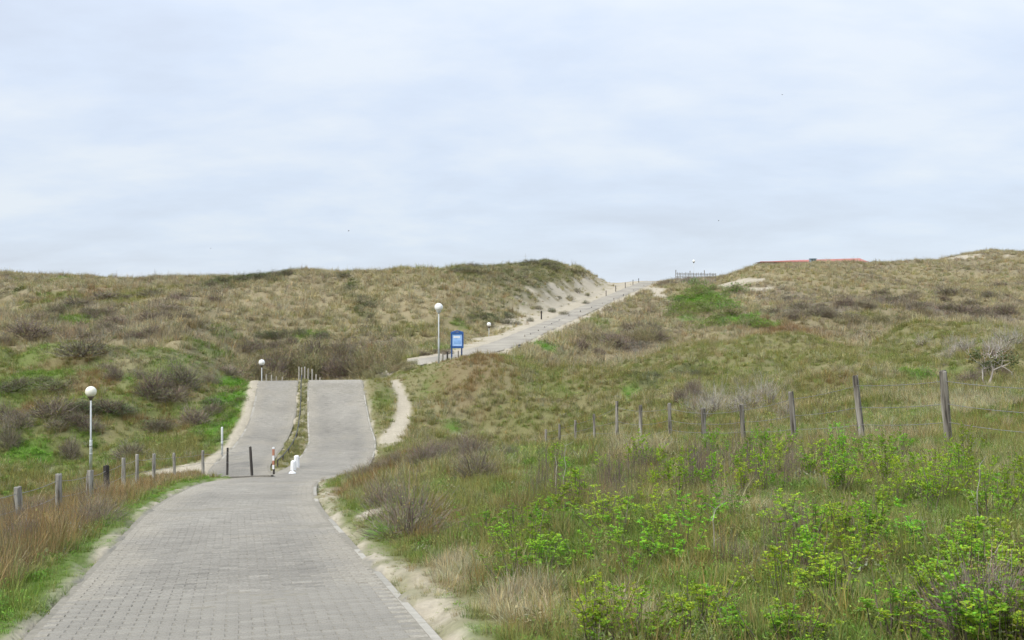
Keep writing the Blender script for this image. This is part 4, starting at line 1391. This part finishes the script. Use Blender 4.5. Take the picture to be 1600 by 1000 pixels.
band('dark', [(740, 500), (775, 503), (800, 496)], 7, 24, 11, 8, 5, 'dark olive bush on the dune above the blue sign', 'bushes above the blue sign')
band('dark', [(800, 500), (850, 492), (870, 480), (900, 468), (930, 462)], 12, 15, 7, 8, 6, 'dark tussock bush on the sand bank of the distant path', 'tussock bushes on the sand bank')
band(['grey', 'olive'], [(905, 545), (970, 540), (1040, 525)], 13, 44, 20, 10, 6, 'grey-brown scrub bush in the hollow right of the distant path', 'scrub right of the distant path')
band('green', [(1052, 500), (1062, 478), (1080, 462), (1110, 456), (1134, 464), (1128, 486), (1090, 480), (1075, 500)], 30, 40, 13, 9, 7, 'bright green bush on the knoll right of the gap', 'bright green bushes on the knoll')
band('green', [(1090, 512), (1150, 508), (1205, 512)], 11, 36, 11, 8, 4, 'low bright green bush at the right foot of the green knoll', 'green bushes at the foot of the knoll', dmin_=90)
band('grey', [(1040, 448), (1060, 444), (1085, 441)], 6, 22, 9, 5, 2, 'brown bush below the paling fence at the top of the gap', 'bushes below the paling fence')
band('grey', [(1200, 495), (1290, 490), (1380, 480), (1480, 485), (1590, 490)], 30, 42, 14, 14, 7, 'bush in the dark belt under the far right dune', 'bush belt on the far right dune', dmin_=86)
band('grey', [(1230, 472), (1330, 465), (1450, 455), (1590, 465)], 18, 30, 9, 20, 8, 'small grey bush on the pale far right dune', 'scattered bushes on the far right dune', dmin_=90)
band('olive', [(1330, 508), (1380, 500), (1440, 494)], 8, 40, 16, 8, 3, 'olive bush in the hollow behind the right-hand hummock', 'olive bushes behind the hummock', dmin_=84)
band('dark', [(1020, 592), (1060, 586), (1100, 588)], 6, 32, 10, 6, 2, 'dark green mat bush on the middle slope above the bare grey thicket', 'mat bushes on the middle slope')
band('grey', [(1060, 628), (1085, 618)], 3, 40, 32, 6, 4, 'rounded purplish bush at the left end of the bare grey thicket', 'purplish bushes')
band('pale', [(1080, 650), (1120, 640), (1170, 636), (1215, 650)], 12, 46, 40, 8, 8, 'bare bleached bush in the grey thicket behind the right-hand fence', 'bare grey thicket')
band('pale', [(1455, 545), (1500, 548), (1590, 545)], 11, 50, 32, 10, 8, 'bare bleached bush on the slope near the dead tree', 'bare bushes near the dead tree')
band('grey', [(1500, 590), (1590, 585)], 5, 44, 22, 10, 6, 'brown shrub on the slope around the dead tree', 'shrubs around the dead tree')
band('green', [(1420, 590), (1445, 586)], 3, 28, 14, 6, 3, 'small fresh green bush left of the dead tree', 'green bushes by the dead tree')
band('grey', [(700, 552), (640, 556)], 6, 24, 9, 5, 3, 'low brown bush behind the tall lamp near the blue sign', 'low bushes behind the tall lamp')

for px, w, h, lab in [(624, 36, 17, 'olive bush left of where the distant path starts'), (634, 30, 13, 'low olive bush covering the near end of the distant path'), (646, 22, 9, 'smallest olive bush at the near end of the distant path')]:
    plant_px('olive', px, 570, w, h, lab, d=76.5)

# foreground bank
for px, py, w, h, lab in [
        (640, 838, 150, 100, 'big grey twiggy shrub on the bank right of the path, beside bare sand'),
        (596, 790, 80, 50, 'smaller twiggy shrub left of the big grey one on the bank'),
        (745, 750, 110, 56, 'twiggy shrub on the crest of the bank behind the big grey one')]:
    plant_px('twiggy', px, py, w, h, lab)
band('twiggy', [(560, 745), (640, 722), (700, 716), (800, 712)], 11, 64, 34, 12, 6, 'low twiggy shrub along the bank crest where the path bends', 'bank crest shrubs')
band('stalks', [(850, 770), (930, 785), (1010, 770), (1090, 760), (1180, 745), (1280, 740)], 30, 46, 62, 18, 16, 'dark leafless stalk thicket among the rose bushes', 'dark stalk thickets')
band('stalks', [(1180, 860), (1260, 850), (1120, 880)], 8, 50, 66, 18, 14, 'thicket of leafless stalks in the grass of the right foreground', 'foreground stalk thickets')
plant_px('twiggy', 1545, 1010, 260, 165, 'large woody grey-stemmed bush in the bottom right corner', d=6.6)
plant_px('twiggy', 20, 835, 120, 60, 'grey twiggy shrub around the nearest left fence post')
plant_px('twiggy', 62, 812, 90, 44, 'grey twiggy shrub between the two leftmost fence posts')

band('twiggy', [(-10, 860), (60, 840), (130, 815), (200, 790)], 11, 80, 42, 20, 8, 'brown twiggy shrub in the rusty verge left of the path', 'verge shrubs')
band('olive', [(575, 590), (610, 582), (645, 576)], 7, 34, 16, 6, 3, 'olive bush where the distant path disappears behind the hump', 'bushes at the path dip', dmin_=68)
band('green', [(380, 606), (368, 630), (352, 660), (338, 690)], 14, 30, 9, 7, 4, 'low bright green bush on the bank beside the left brick lane', 'green bank beside the left lane')
band('dark', [(20, 590), (120, 620), (220, 640), (320, 625)], 12, 60, 16, 20, 25, 'dark green mat bush on the slope behind the first lamp', 'mat bushes on the near left slope')
band('grey', [(40, 505), (140, 490), (240, 470)], 12, 60, 13, 20, 8, 'dark grey mat shrub high on the far left dune', 'mat shrubs on the far left dune')
ROSE = [('left end of the rose patch, above the grassy bank', [(760, 800), (805, 795), (830, 825), (808, 862), (870, 790), (915, 830), (880, 768), (905, 760), (840, 790), (790, 815), (848, 842)]),
        ('middle of the patch, below the row of small fence posts', [(940, 775), (1010, 820), (1000, 765), (1060, 755), (1140, 775), (1085, 795), (990, 855), (1035, 735), (1180, 720), (1185, 690), (1135, 700), (970, 800), (1030, 800), (1110, 740), (1160, 745), (1215, 715)]),
        ('front of the rose patch, low in the straw grass', [(945, 922), (985, 938), (1075, 925), (1155, 928), (1225, 962), (1260, 958), (1002, 955), (1100, 915), (930, 940)]),
        ('upper right of the patch, below the two tall leaning posts', [(1275, 700), (1300, 725), (1310, 740), (1360, 695), (1412, 692), (1305, 672), (1220, 690), (1430, 742), (1460, 728), (1485, 715), (1450, 762), (1375, 768), (1345, 700), (1265, 720), (1400, 750), (1470, 745), (1380, 690)]),
        ('right edge of the patch, beyond the woody corner bush', [(1530, 745), (1570, 755), (1592, 762), (1545, 772), (1440, 800), (1480, 830), (1512, 818), (1550, 822), (1585, 848), (1500, 850), (1560, 765), (1600, 740), (1520, 835)]),
        ('lower middle right of the rose patch', [(1260, 830), (1240, 848), (1290, 852), (1330, 838), (1320, 802), (1370, 822), (1220, 872), (1300, 882), (1390, 928), (1270, 810), (1345, 815)]),
        ('bottom right corner, growing through the woody bush', [(1470, 872), (1535, 872), (1580, 892), (1420, 972), (1520, 962), (1560, 962), (1592, 932), (1490, 900), (1545, 915), (1575, 985), (1500, 985), (1450, 890)])]
for where, n, x0, x1, y0, y1 in [('loose in front of the short fence posts', 12, 850, 1100, 690, 750), ('loose in front of the medium fence posts', 12, 1100, 1300, 685, 745), ('loose in front of the tall fence posts', 12, 1300, 1590, 690, 750),
                                 ('loose at the left of the lower field', 5, 780, 1000, 770, 900), ('loose in the middle of the lower field', 5, 1000, 1230, 760, 880), ('loose at the right of the lower field', 4, 1230, 1450, 760, 860)]:
    ROSE.append((where, [(random.uniform(x0, x1), random.uniform(y0, y1)) for _ in range(n)]))
for where, pts in ROSE:
    made = []
    for px, py in pts:
        b = hit(px, py)
        b = hit(px, min(py + 0.34 / b[1] * F, 1015))
        made.append(plant('rose', b, random.uniform(.34, .58), random.uniform(.30, .48) * (1.45 if py < 765 else 1), 'rose bush, ' + where, 'rose bushes, ' + where, 'rose bush'))
    order_labels(made, 20)

# ------------------------------------------------------------------ fences and posts
def post_data(h, r, mat, seed, sides=9, square=False):
    random.seed(seed)
    prof = [(-.30, 1.0), (0.0, 1.03), (h * .25, 1.0), (h * .5, .97), (h * .78, .95), (h - .02, .93), (h, .80)]
    mb = MB()
    vs, fs = [], []
    n = 4 if square else sides
    rad = [random.uniform(.82, 1.12) for _ in range(n)]
    for z, f in prof:
        ox, oy = random.gauss(0, .035) * r, random.gauss(0, .035) * r
        for k in range(n):
            a = 2 * math.pi * (k + .5) / n
            rr = r * 1.1 * f * rad[k] * random.uniform(.90, 1.08) * (1.2 if square else 1)
            zz = z + (random.uniform(-.012, .012) if z >= h - .02 else 0)
            vs.append((ox + rr * math.cos(a), oy + rr * math.sin(a), zz))
    for i in range(len(prof) - 1):
        for k in range(n):
            k2 = (k + 1) % n
            fs.append((i * n + k, i * n + k2, (i + 1) * n + k2, (i + 1) * n + k))
    fs.append(tuple((len(prof) - 1) * n + k for k in range(n)))
    mb.add(vs, fs)
    return mb.data('post', mat)


def fence(name, label, posts, wires, cat='fence', wire_r=0.005, sag=.03):
    """posts: (px, top py, depth, radius, lean in px at the top, material)"""
    f = empty(name, on(posts[0][0], posts[0][2]))
    tag(f, label, cat)
    tops = []
    for k, (px, py, d, r, lean, m) in enumerate(posts):
        b = Vector(on(px, d))
        top = Vector(((px + lean - CX) / F * d, d + random.gauss(0, .03), -(py - HZ) / F * d))
        ax = top - b
        h = max(ax.length, .25)
        o = data_obj('post', post_data(h, r, m, int(px * 7 + k)), f)
        q = Vector((0, 0, 1)).rotation_difference(ax.normalized())
        o.rotation_euler = (q @ Matrix.Rotation(k * 1.3, 3, 'Z').to_quaternion()).to_euler()
        o.location = b - f.location
        tops.append((b - f.location, top - f.location, r))
    for fr in wires:
        mb = MB(); pts = []
        for (b0, t0, r0), (b1, t1, r1) in zip(tops[:-1], tops[1:]):
            p, q = b0.lerp(t0, fr), b1.lerp(t1, fr)
            off = Vector((0, -r0, 0))
            for s in np.linspace(0, 1, 5)[:-1]:
                pts.append(p.lerp(q, s) + off - Vector((0, 0, sag * 4 * s * (1 - s))))
        pts.append(tops[-1][0].lerp(tops[-1][1], fr) + Vector((0, -tops[-1][2], 0)))
        mb.tube(pts, wire_r, 4)
        mb.build('wire', M_WIRE, f)
    return f


WD, WT = M_WOOD, M_WOODD
fence('wire_fence', 'weathered wooden post and wire fence curving across the right-hand field', [
    (1640, 590, 17.5, .07, -4, WD), (1483, 579, 19.5, .066, -10, WD), (1347, 587, 22.5, .066, -11, WD), (1242, 612, 25, .060, -6, WD), (1162, 632, 27, .050, -4, WD), (1100, 638, 29, .062, -2, WD),
    (1047, 630, 32, .055, -1, WD), (1001, 633, 36, .066, 0, WD), (964, 627, 40, .052, 0, WD), (929, 647, 42, .05, -1, WD), (899, 657, 45, .05, 0, WD), (874, 663, 48, .05, 0, WD), (853, 671, 50, .045, 0, WD)], (.86, .55, .3))
fence('wire_fence', 'row of short grey posts with thin wires along the left verge of the path', [
    (-60, 775, 17, .06, 0, M_GREYW), (28, 760, 18.5, .062, 0, M_GREYW), (91, 740, 20, .055, 0, M_GREYW), (140, 735, 21.5, .062, 0, M_GREYW), (168, 727, 24, .06, -1, WT), (193, 716, 28, .05, 0, M_GREYW), (214, 710, 31, .046, 0, M_GREYW), (240, 709, 34, .05, 0, M_GREYW),
    (273, 708, 37, .05, -1, M_GREYW), (317, 704, 38.6, .055, 0, M_GREYW), (355, 700, 38.6, .036, 0, WT), (394, 698, 37.2, .046, -3, WT)], (.85, .5))
fence('wire_fence', 'close-set thin pales standing behind the hump crest between the lanes', [
    (467, 573, 66.6, .04, 0, M_PALE), (471.5, 574, 67.3, .04, 0, M_PALE), (476, 573, 68, .045, 0, M_PALE), (481.5, 576, 68.8, .045, 0, M_PALE), (487.5, 577, 69.6, .045, 0, M_PALE), (494, 585, 70.5, .045, 0, M_PALE), (500, 590, 71.4, .04, 0, M_PALE)], (.8,))
fence('wire_fence', 'low pale posts just behind the crest of the left brick lane', [
    (416, 585, 69, .04, 0, M_PALE), (424, 586, 69.5, .04, 0, M_PALE), (432, 588, 70, .035, 0, M_PALE), (441, 589, 70.5, .035, 0, M_PALE)], (.8,))
fence('rope_fence', 'string of short posts along the right edge of the distant path', [
    (820, 523, 113, .05, 0, WD), (829, 521, 117, .05, 0, WD), (841, 517, 122, .05, 0, WD), (851, 511, 127, .05, 0, WD), (862, 505, 132, .05, 0, WD), (874, 500, 138, .05, 0, WD), (889, 491, 145, .055, 0, WD), (907, 485, 152, .055, 0, WT),
    (924, 480, 160, .055, 0, WT), (941, 473, 168, .055, 0, WD), (959, 466, 177, .055, 0, WT), (974, 460, 186, .06, 0, WT), (990, 452, 197, .06, 0, WD), (1006, 445, 210, .06, 0, WD), (1020, 440, 222, .06, 0, WD)], (.85,), wire_r=.012)
fence('rope_fence', 'short dark posts up the sandy left side of the distant path', [
    (846, 486, 140, .08, 0, WT), (947, 454, 186, .06, 0, WT), (962, 446, 196, .06, 0, WT), (977, 441, 205, .06, 0, WT), (989, 437, 214, .06, 0, WT), (998, 435, 224, .06, 0, WT)], (.85,), wire_r=.012)
fence('rope_fence', 'few short bollard posts at the foot of the tall lamp near the blue sign', [
    (692, 553, 68.6, .045, 0, WD), (699, 550, 69, .05, 0, WT), (716, 548, 70, .04, 0, WD)], ())
fence('rope_fence', 'low pale posts behind the tall lamp at the dune foot', [
    (628, 545, 98, .05, 0, M_PALE), (652, 541, 98, .05, 0, M_PALE), (676, 541, 99, .05, 0, M_PALE)], (.8,))


def paling_fence():
    f = empty('paling_fence', on(1058, 214))
    tag(f, 'grey paling fence on the skyline under the farthest lamp', 'fence')
    a = Vector(on(1056, 214)); b = Vector(on(1118, 216))
    zt = -(426 - HZ) / F * 214
    me_ = None
    mb = MB(); mb.box((0, 0, 0), (.09, .05, 1.0)); me_ = mb.data('pale', M_WOOD)
    n = 26
    for k in range(n):
        p = a.lerp(b, k / (n - 1))
        tall = k % 9 == 0
        g = float(ground(p.x, p.y))
        top = zt + (.5 if tall else 0) + random.gauss(0, .06)
        h = max(top - g + .1, .5)
        data_obj('pale', me_, f, Vector((p.x, p.y, g - .1 + h / 2)) - f.location, (random.gauss(0, .02), random.gauss(0, .03), 0), (1.6 if tall else 1.2, 1.5, h))
    for dz in (-.25, -.8):
        mb = MB()
        mb.tube([Vector((a.x, a.y - .06, zt + dz)) - f.location, Vector((b.x, b.y - .06, zt + dz)) - f.location], .045, 4)
        mb.build('rail', M_WOOD, f)


paling_fence()


def median_rail():
    f = empty('guard_rail', (0, 0, 0))
    pts = []
    for y in np.arange(41.5, 66.5, 1.2):
        x0 = np.interp(y, LANE[:, 1], LANE[:, 0]) + W_LANE / 2; x1 = np.interp(y, MAIN[:, 1], MAIN[:, 0]) - W_MAIN / 2
        x = x0 + (x1 - x0) * np.interp(y, [41, 50, 66], [.55, .45, .3])
        pts.append(Vector((x, y, float(np.interp(y, MAIN[:, 1], MAIN[:, 2])) + .30)))
    f.location = pts[0] - Vector((0, 0, .3))
    mb = MB(); mb.tube([p - f.location for p in pts], .022, 6); mb.build('rail', M_DARK, f, True)
    for k, p in enumerate(pts[::2]):
        data_obj('post', post_data(.31, .028, WT, 900 + k), f, p - Vector((0, 0, .30)) - f.location)
    tag(f, 'thin dark rail running down the grass strip between the two brick lanes', 'rail')


median_rail()

# ------------------------------------------------------------------ lamps
def sphere_prof(r, zc, n=12, a0=-80, a1=90):
    return [(max(r * math.cos(R(a)), .001), zc + r * math.sin(R(a))) for a in np.linspace(a0, a1, n)]


def lamp(px, py_globe, d, rg, label, globe=M_GLOBE, sleeve=False, collar=M_COLLAR):
    b = on(px, d)
    zc = -(py_globe - HZ) / F * d
    H = zc - b[2]
    o = empty('street_lamp', b, random.uniform(0, 6))
    tag(o, label, 'street lamp', 'globe lamps along the paths')
    mb = MB()
    mb.lathe([(.055, -.3), (.055, H * .42), (.040, H * .44), (.036, H - rg * 1.55)], 14); mb.build('pole', M_POLE, o, True)
    if sleeve:
        mb = MB(); mb.lathe([(.060, .35), (.060, H * .40), (.058, H * .41)], 14); s = mb.build('painted_sleeve', M_SLEEVE, o, True)
        for z in (.8, H * .33):
            mb = MB(); mb.lathe([(.063, z), (.063, z + .09)], 14); mb.build('band', M_POLE, s, True)
    mb = MB(); mb.box((.056, 0, .62), (.012, .075, .32)); mb.build('hatch', M_POLE, o)
    mb = MB(); mb.lathe([(.040, H - rg * 1.6), (.075, H - rg * 1.35), (rg * .55, H - rg * 1.0), (rg * .60, H - rg * .80)], 18); mb.build('collar', collar, o, True)
    mb = MB(); mb.lathe(sphere_prof(rg, H, 16, -58, 89.5), 24); mb.build('globe', globe, o, True)
    return o


lamp(142, 612, 47, .235, 'nearest globe lamp with yellowed globe in the hollow behind the left fence', M_GLOBE1, True)
lamp(685.5, 480, 67.5, .255, 'tall globe lamp on a pale pole left of the blue sign', M_GLOBE, collar=M_POLE)
lamp(409, 566.5, 88, .25, 'globe lamp rising from behind the crest of the left brick lane')
lamp(764, 507, 125, .25, 'small globe lamp beside the foot of the distant path')
lamp(1084, 408, 225, .28, 'farthest tiny globe lamp on the skyline above the paling fence')

# ------------------------------------------------------------------ sign, markers, bollards
def sign():
    d = 70.0
    k = d / F
    b0 = on(706, d); b1 = on(722, d + .25)
    o = empty('information_sign', b0)
    tag(o, 'blue information sign on two posts beside the distant path', 'sign')
    def P(px, py, dd=d): return Vector(((px - CX) / F * dd, dd, -(py - HZ) / F * dd)) - Vector(b0)
    t = P(714, 519)
    for px, dd in ((705.8, d), (721.5, d + .15)):
        g = Vector(on(px, dd)) - Vector(b0)
        top = P(px, 522, dd)
        mb = MB(); mb.tube([(g.x, g.y, g.z - .25), (g.x, g.y, top.z)], .045, 8); mb.build('post', M_BLUE, o, True)
    c = P(714.3, 531.5)
    mb = MB(); w, h = 20 * k, 25 * k
    for sx in (-1, 1): mb.box((c.x + sx * (w / 2 - .05), c.y - .06, c.z), (.10, .09, h))
    for sz in (-1, 1): mb.box((c.x, c.y - .06, c.z + sz * (h / 2 - .07)), (w - .2, .086, .14))
    fr = mb.build('frame', M_BLUE, o)
    mb = MB(); mb.box((c.x, c.y - .055, c.z), (w - .2, .05, h - .28)); bd = mb.build('board', M_BOARD, o)
    mb = MB(); mb.box((c.x - .02, c.y - .084, c.z + .20), (w * .5, .008, .12)); mb.build('heading', M_WHITE, bd)
    mb = MB(); mb.box((c.x + .02, c.y - .084, c.z - .13), (w * .55, .008, .22)); mb.build('picture', M_BLUE if False else mat_noise('print_mid_blue', [(0.3, (.16, .33, .68)), (.7, (.3, .5, .8))], 4, 3, .4, .4), bd)
    mb = MB(); mb.tube([(c.x - w * .45, c.y, c.z + h / 2 - .02), (c.x, c.y, c.z + h / 2 + .09), (c.x + w * .45, c.y, c.z + h / 2 - .02)], .05, 6); mb.build('top_cap', M_BLUE, o)


sign()


def marker_post():
    b = on(428, 38.4)
    o = empty('marker_post', b)
    tag(o, 'post with orange-red and white bands at the fork of the lanes', 'post')
    h = -(699 - HZ) / F * 38.4 - b[2]
    data_obj('post', post_data(h, .036, M_WOODD, 77, square=True), o, rot=(0, R(-1), .3))
    for z0, z1, m, nm in ((.30, .44, M_WHITE, 'white_band'), (.44, .58, M_RED, 'red_band'), (.58, .74, M_WHITE, 'white_band'), (.74, .95, M_RED, 'red_band')):
        mb = MB(); mb.box((-.012, -.02, h * (z0 + z1) / 2), (.070, .075, h * (z1 - z0))); mb.build(nm, m, o)
    mb = MB(); mb.box((-.012, -.02, h * .98), (.070, .075, h * .055)); mb.build('white_cap', M_WHITE, o)


marker_post()


def white_things():
    for px, py0, d, w, lab, nm in [(463.5, 711.5, 42.0, .21, 'taller white-painted bollard at the end of the grass strip', 'bollard'), (458.5, 719.5, 40.6, .21, 'shorter white-painted bollard in front of the taller one', 'bollard')]:
        b = on(px, d); h = max(-(py0 - HZ) / F * d - b[2], .25)
        o = empty(nm, b, random.uniform(-.3, .3)); tag(o, lab, 'bollard', 'white bollards at the fork')
        mb = MB(); mb.lathe([(w * .55, -.15), (w * .52, h * .5), (w * .48, h - .05), (w * .40, h - .012), (w * .2, h)], 8); mb.build('body', M_WHITE, o)
        mb = MB(); mb.lathe([(w * .60, -.05), (w * .59, .02), (w * .56, .03)], 8); mb.build('foot', M_KERB, o)
    b = on(456, 38.8)
    random.seed(5)
    vs, fs = [], []
    n, m = 10, 7
    for i in range(m):
        a = R(-90 + 180 * i / (m - 1))
        for k in range(n):
            t = 2 * math.pi * k / n
            r = .125 * (1 + .16 * random.uniform(-1, 1))
            vs.append((r * math.cos(a) * math.cos(t) * 1.1 + .001 * math.cos(t), r * math.cos(a) * math.sin(t), r * math.sin(a) * .95 + .07))
    for i in range(m - 1):
        for k in range(n):
            fs.append((i * n + k, i * n + (k + 1) % n, (i + 1) * n + (k + 1) % n, (i + 1) * n + k))
    o = mesh_obj('painted_stone', vs, fs, M_WHITE, smooth=True)
    o.location = b
    tag(o, 'round white-painted stone lying in front of the white bollards', 'stone')
    b = on(347, 46.2)
    o = empty('marker_pole', b)
    h = -(667 - HZ) / F * 46.2 - b[2]
    mb = MB(); mb.lathe([(.045, -.2), (.045, h - .05), (.03, h)], 10); mb.build('pole', M_SLEEVE, o, True)
    mb = MB(); mb.lathe([(.048, h * .35), (.048, h * .5)], 10); mb.build('grey_band', M_POLE, o, True)
    tag(o, 'slim white marker pole standing left of the left brick lane', 'pole')
    b = on(812, 94)
    o = empty('dark_bollard', b)
    mb = MB(); mb.lathe([(.15, -.1), (.15, .34), (.11, .42), (.04, .45)], 10); mb.build('body', M_DARK, o, True)
    mb = MB(); mb.lathe([(.155, .24), (.155, .29)], 10); mb.build('band', M_POLE, o, True)
    tag(o, 'small dark bollard at the right edge of the distant path foot', 'bollard')


white_things()

# ------------------------------------------------------------------ dead tree and dry stalks
def dead_tree():
    random.seed(41)
    b = hit(1547, 606)
    o = empty('dead_tree', b)
    k = b[1] / F
    stems, tips = [], []

    def grow_branch(p, d, ln, r, depth):
        pts, rad = [p], [r]
        q = p
        for i in range(4):
            d = (d + Vector((random.gauss(0, .22), random.gauss(0, .22), random.gauss(.05, .12)))).normalized()
            q = q + d * ln / 4
            pts.append(q); rad.append(r * (1 - .17 * (i + 1)))
        stems.append((pts, rad))
        if depth == 0:
            tips.append(q); return
        for j in range(random.randint(3, 4)):
            t = random.choice(pts[2:])
            nd = (d + Vector((random.gauss(0, .75), random.gauss(0, .6), random.gauss(.15, .35)))).normalized()
            grow_branch(t, nd, ln * random.uniform(.55, .8), r * .5, depth - 1)
    h = 84 * k
    grow_branch(Vector((0, 0, -.15)), Vector((-.05, 0, 1)), h * .55, .055, 3)
    grow_branch(Vector((-.1, .1, -.15)), Vector((-.45, 0, .9)), h * .5, .04, 2)
    me_ = stem_mesh('trunk', stems[:1], M_BARKP, 6); data_obj('trunk', me_, o)
    me_ = stem_mesh('branches', stems[1:], M_BARKP, 4); data_obj('branches', me_, o)
    lv = []
    for cx_, cz_, rr in ((24, 46, 13), (34, 44, 11), (12, 42, 9), (-22, 50, 9), (-2, 36, 8)):
        c = Vector((cx_ * k, 0, cz_ * k))
        for j in range(170):
            p = c + Vector((random.gauss(0, .75), random.gauss(0, .6), random.gauss(0, .5))) * rr * k
            lv.append((p, (random.gauss(0, 1), random.gauss(0, 1), random.gauss(0, .8)), .10, .055))
    data_obj('ivy', leaf_mesh('ivy', lv, M_LEAFD), o)
    tag(o, 'bleached dead little tree with dark ivy tufts on the right slope', 'tree')


dead_tree()


def stalk(px, py0, py1, lab, lean=0.0):
    b = hit(px, py1)
    h = (py1 - py0) / F * b[1]
    random.seed(int(px))
    o = empty('dry_stalk', b)
    pts = [Vector((lean * t * h + random.gauss(0, .012), random.gauss(0, .012), h * t - .05)) for t in np.linspace(0, 1, 6)]
    data_obj('stem', stem_mesh('stem', [(pts, [.006, .006, .005, .005, .004, .003])], M_TWIGP, 4), o)
    segs = []
    for j in range(7):
        p = random.choice(pts[2:]); segs.append((p, p + Vector((random.gauss(0, .07), random.gauss(0, .07), random.uniform(.04, .14))), .006))
    data_obj('side_shoots', strips('side_shoots', segs, M_TWIGP), o)
    tag(o, lab, 'dry stalk')


stalk(880, 692, 775, 'tall pale dry stalk at the left end of the rose patch', .03)
stalk(868, 708, 778, 'shorter pale dry stalk just left of the tall one', .02)
stalk(1116, 788, 870, 'pale dry stalk in the middle of the grassy foreground', -.02)
stalk(1528, 720, 822, 'pale dry stalk between rose bushes near the right edge', .05)

# ------------------------------------------------------------------ pavilion on the skyline, mast, birds
def pavilion():
    d = 262.0
    k = d / F
    x0, x1 = (1188 - CX) * k, (1356 - CX) * k
    zt = -(402.5 - HZ) * k
    g = float(ground((x0 + x1) / 2, d))
    o = empty('beach_pavilion', ((x0 + x1) / 2, d, g))
    tag(o, 'long low red-roofed pavilion showing over the far right dune', 'building')
    c = Vector(((x0 + x1) / 2, d, g)); L_ = x1 - x0
    H = zt - g
    mb = MB(); mb.box((0, 3.5, (H - 1.1) / 2 - .3), (L_ - 1, 6, H - .5)); mb.build('wall', M_PWALL, o)
    hh = H - 1.0
    mb = MB()
    vs = [(-L_ / 2, -.2, hh), (L_ / 2, -.2, hh), (L_ / 2 - .8, 3.5, H), (-L_ / 2 + 9, 3.5, H - .45), (-L_ / 2, 7.2, hh), (L_ / 2, 7.2, hh)]
    mb.add(vs, [(0, 1, 2, 3), (3, 2, 5, 4), (0, 3, 4), (1, 5, 2), (0, 4, 5, 1)])
    rf = mb.build('roof', M_ROOF, o)
    mb = MB(); mb.box((0, -.25, hh), (L_ + .2, .12, .18)); mb.build('gutter', M_ROOF, rf)
    for j in range(9):
        mb = MB(); mb.box((-L_ / 2 + 2 + j * (L_ - 4) / 8, .46, H * .45), (1.6, .1, 1.4)); mb.build('window', M_GLASS, o)
    t = empty('roof_cabin', ((1266 - CX) * k, d - 2.2, g))
    tag(t, 'small blue-grey cabin in front of the red roof on the skyline', 'cabin')
    mb = MB(); mb.box((0, 0, (H - .2) / 2 - .2), (1.3, 1.4, H - .2)); mb.build('body', M_TEAL, t)
    mb = MB(); mb.box((0, 0, H - .36), (1.5, 1.6, .10)); mb.build('roof', M_TEAL, t)
    for sx in (-.3, .3):
        mb = MB(); mb.box((sx, -.72, H - .8), (.4, .06, .5)); mb.build('window', M_GLASS, t)
    b = on(821, 200)
    t = empty('mast', b)
    zt = -(396 - HZ) / F * 200 - b[2]
    mb = MB(); mb.tube([(0, 0, -.3), (0, 0, zt)], [.05, .02], 6); mb.build('pole', M_POLE, t)
    mb = MB(); mb.tube([(-.35, 0, zt * .8), (.35, 0, zt * .8)], .02, 4); mb.build('crossbar', M_POLE, t)
    tag(t, 'thin mast on the skyline above the dark crest bushes', 'mast')


pavilion()


def bird(px, py, d, s, lab, bank):
    o = empty('bird', pt(px, py, d), random.uniform(-.6, .6))
    o.rotation_euler = (bank * .5, bank, random.uniform(-.5, .5))
    mb = MB(); mb.tube([(-.32 * s, 0, .0), (-.12 * s, 0, .03 * s), (.14 * s, 0, .04 * s), (.30 * s, 0, .0), (.36 * s, 0, -.01 * s)], [.01 * s, .07 * s, .075 * s, .04 * s, .008 * s], 7); mb.build('body', M_BIRD, o, True)
    for sg in (-1, 1):
        mb = MB()
        vs = [(.10 * s, sg * .04 * s, .05 * s), (-.10 * s, sg * .04 * s, .05 * s), (.08 * s, sg * .40 * s, .16 * s), (-.07 * s, sg * .40 * s, .16 * s), (-.06 * s, sg * .80 * s, .08 * s)]
        vs += [(x, y, z - .012 * s) for x, y, z in vs]
        mb.add(vs, [(0, 1, 3, 2), (2, 3, 4), (5, 7, 8, 6), (7, 9, 8), (0, 2, 7, 5), (1, 6, 8, 3), (2, 4, 9, 7), (3, 8, 9, 4), (0, 5, 6, 1)])
        mb.build('wing', M_BIRD, o)
    tag(o, lab, 'bird', 'birds in the sky')


bird(329, 388, 260, .6, 'tiny bird low over the left skyline', .5)
bird(545, 361, 240, .7, 'tiny bird in the sky left of centre, above the dune top', -.3)
bird(1222, 148, 300, .7, 'tiny bird highest in the sky on the right', .2)
bird(1123, 345, 280, .6, 'tiny bird low in the sky right of centre', -.5)
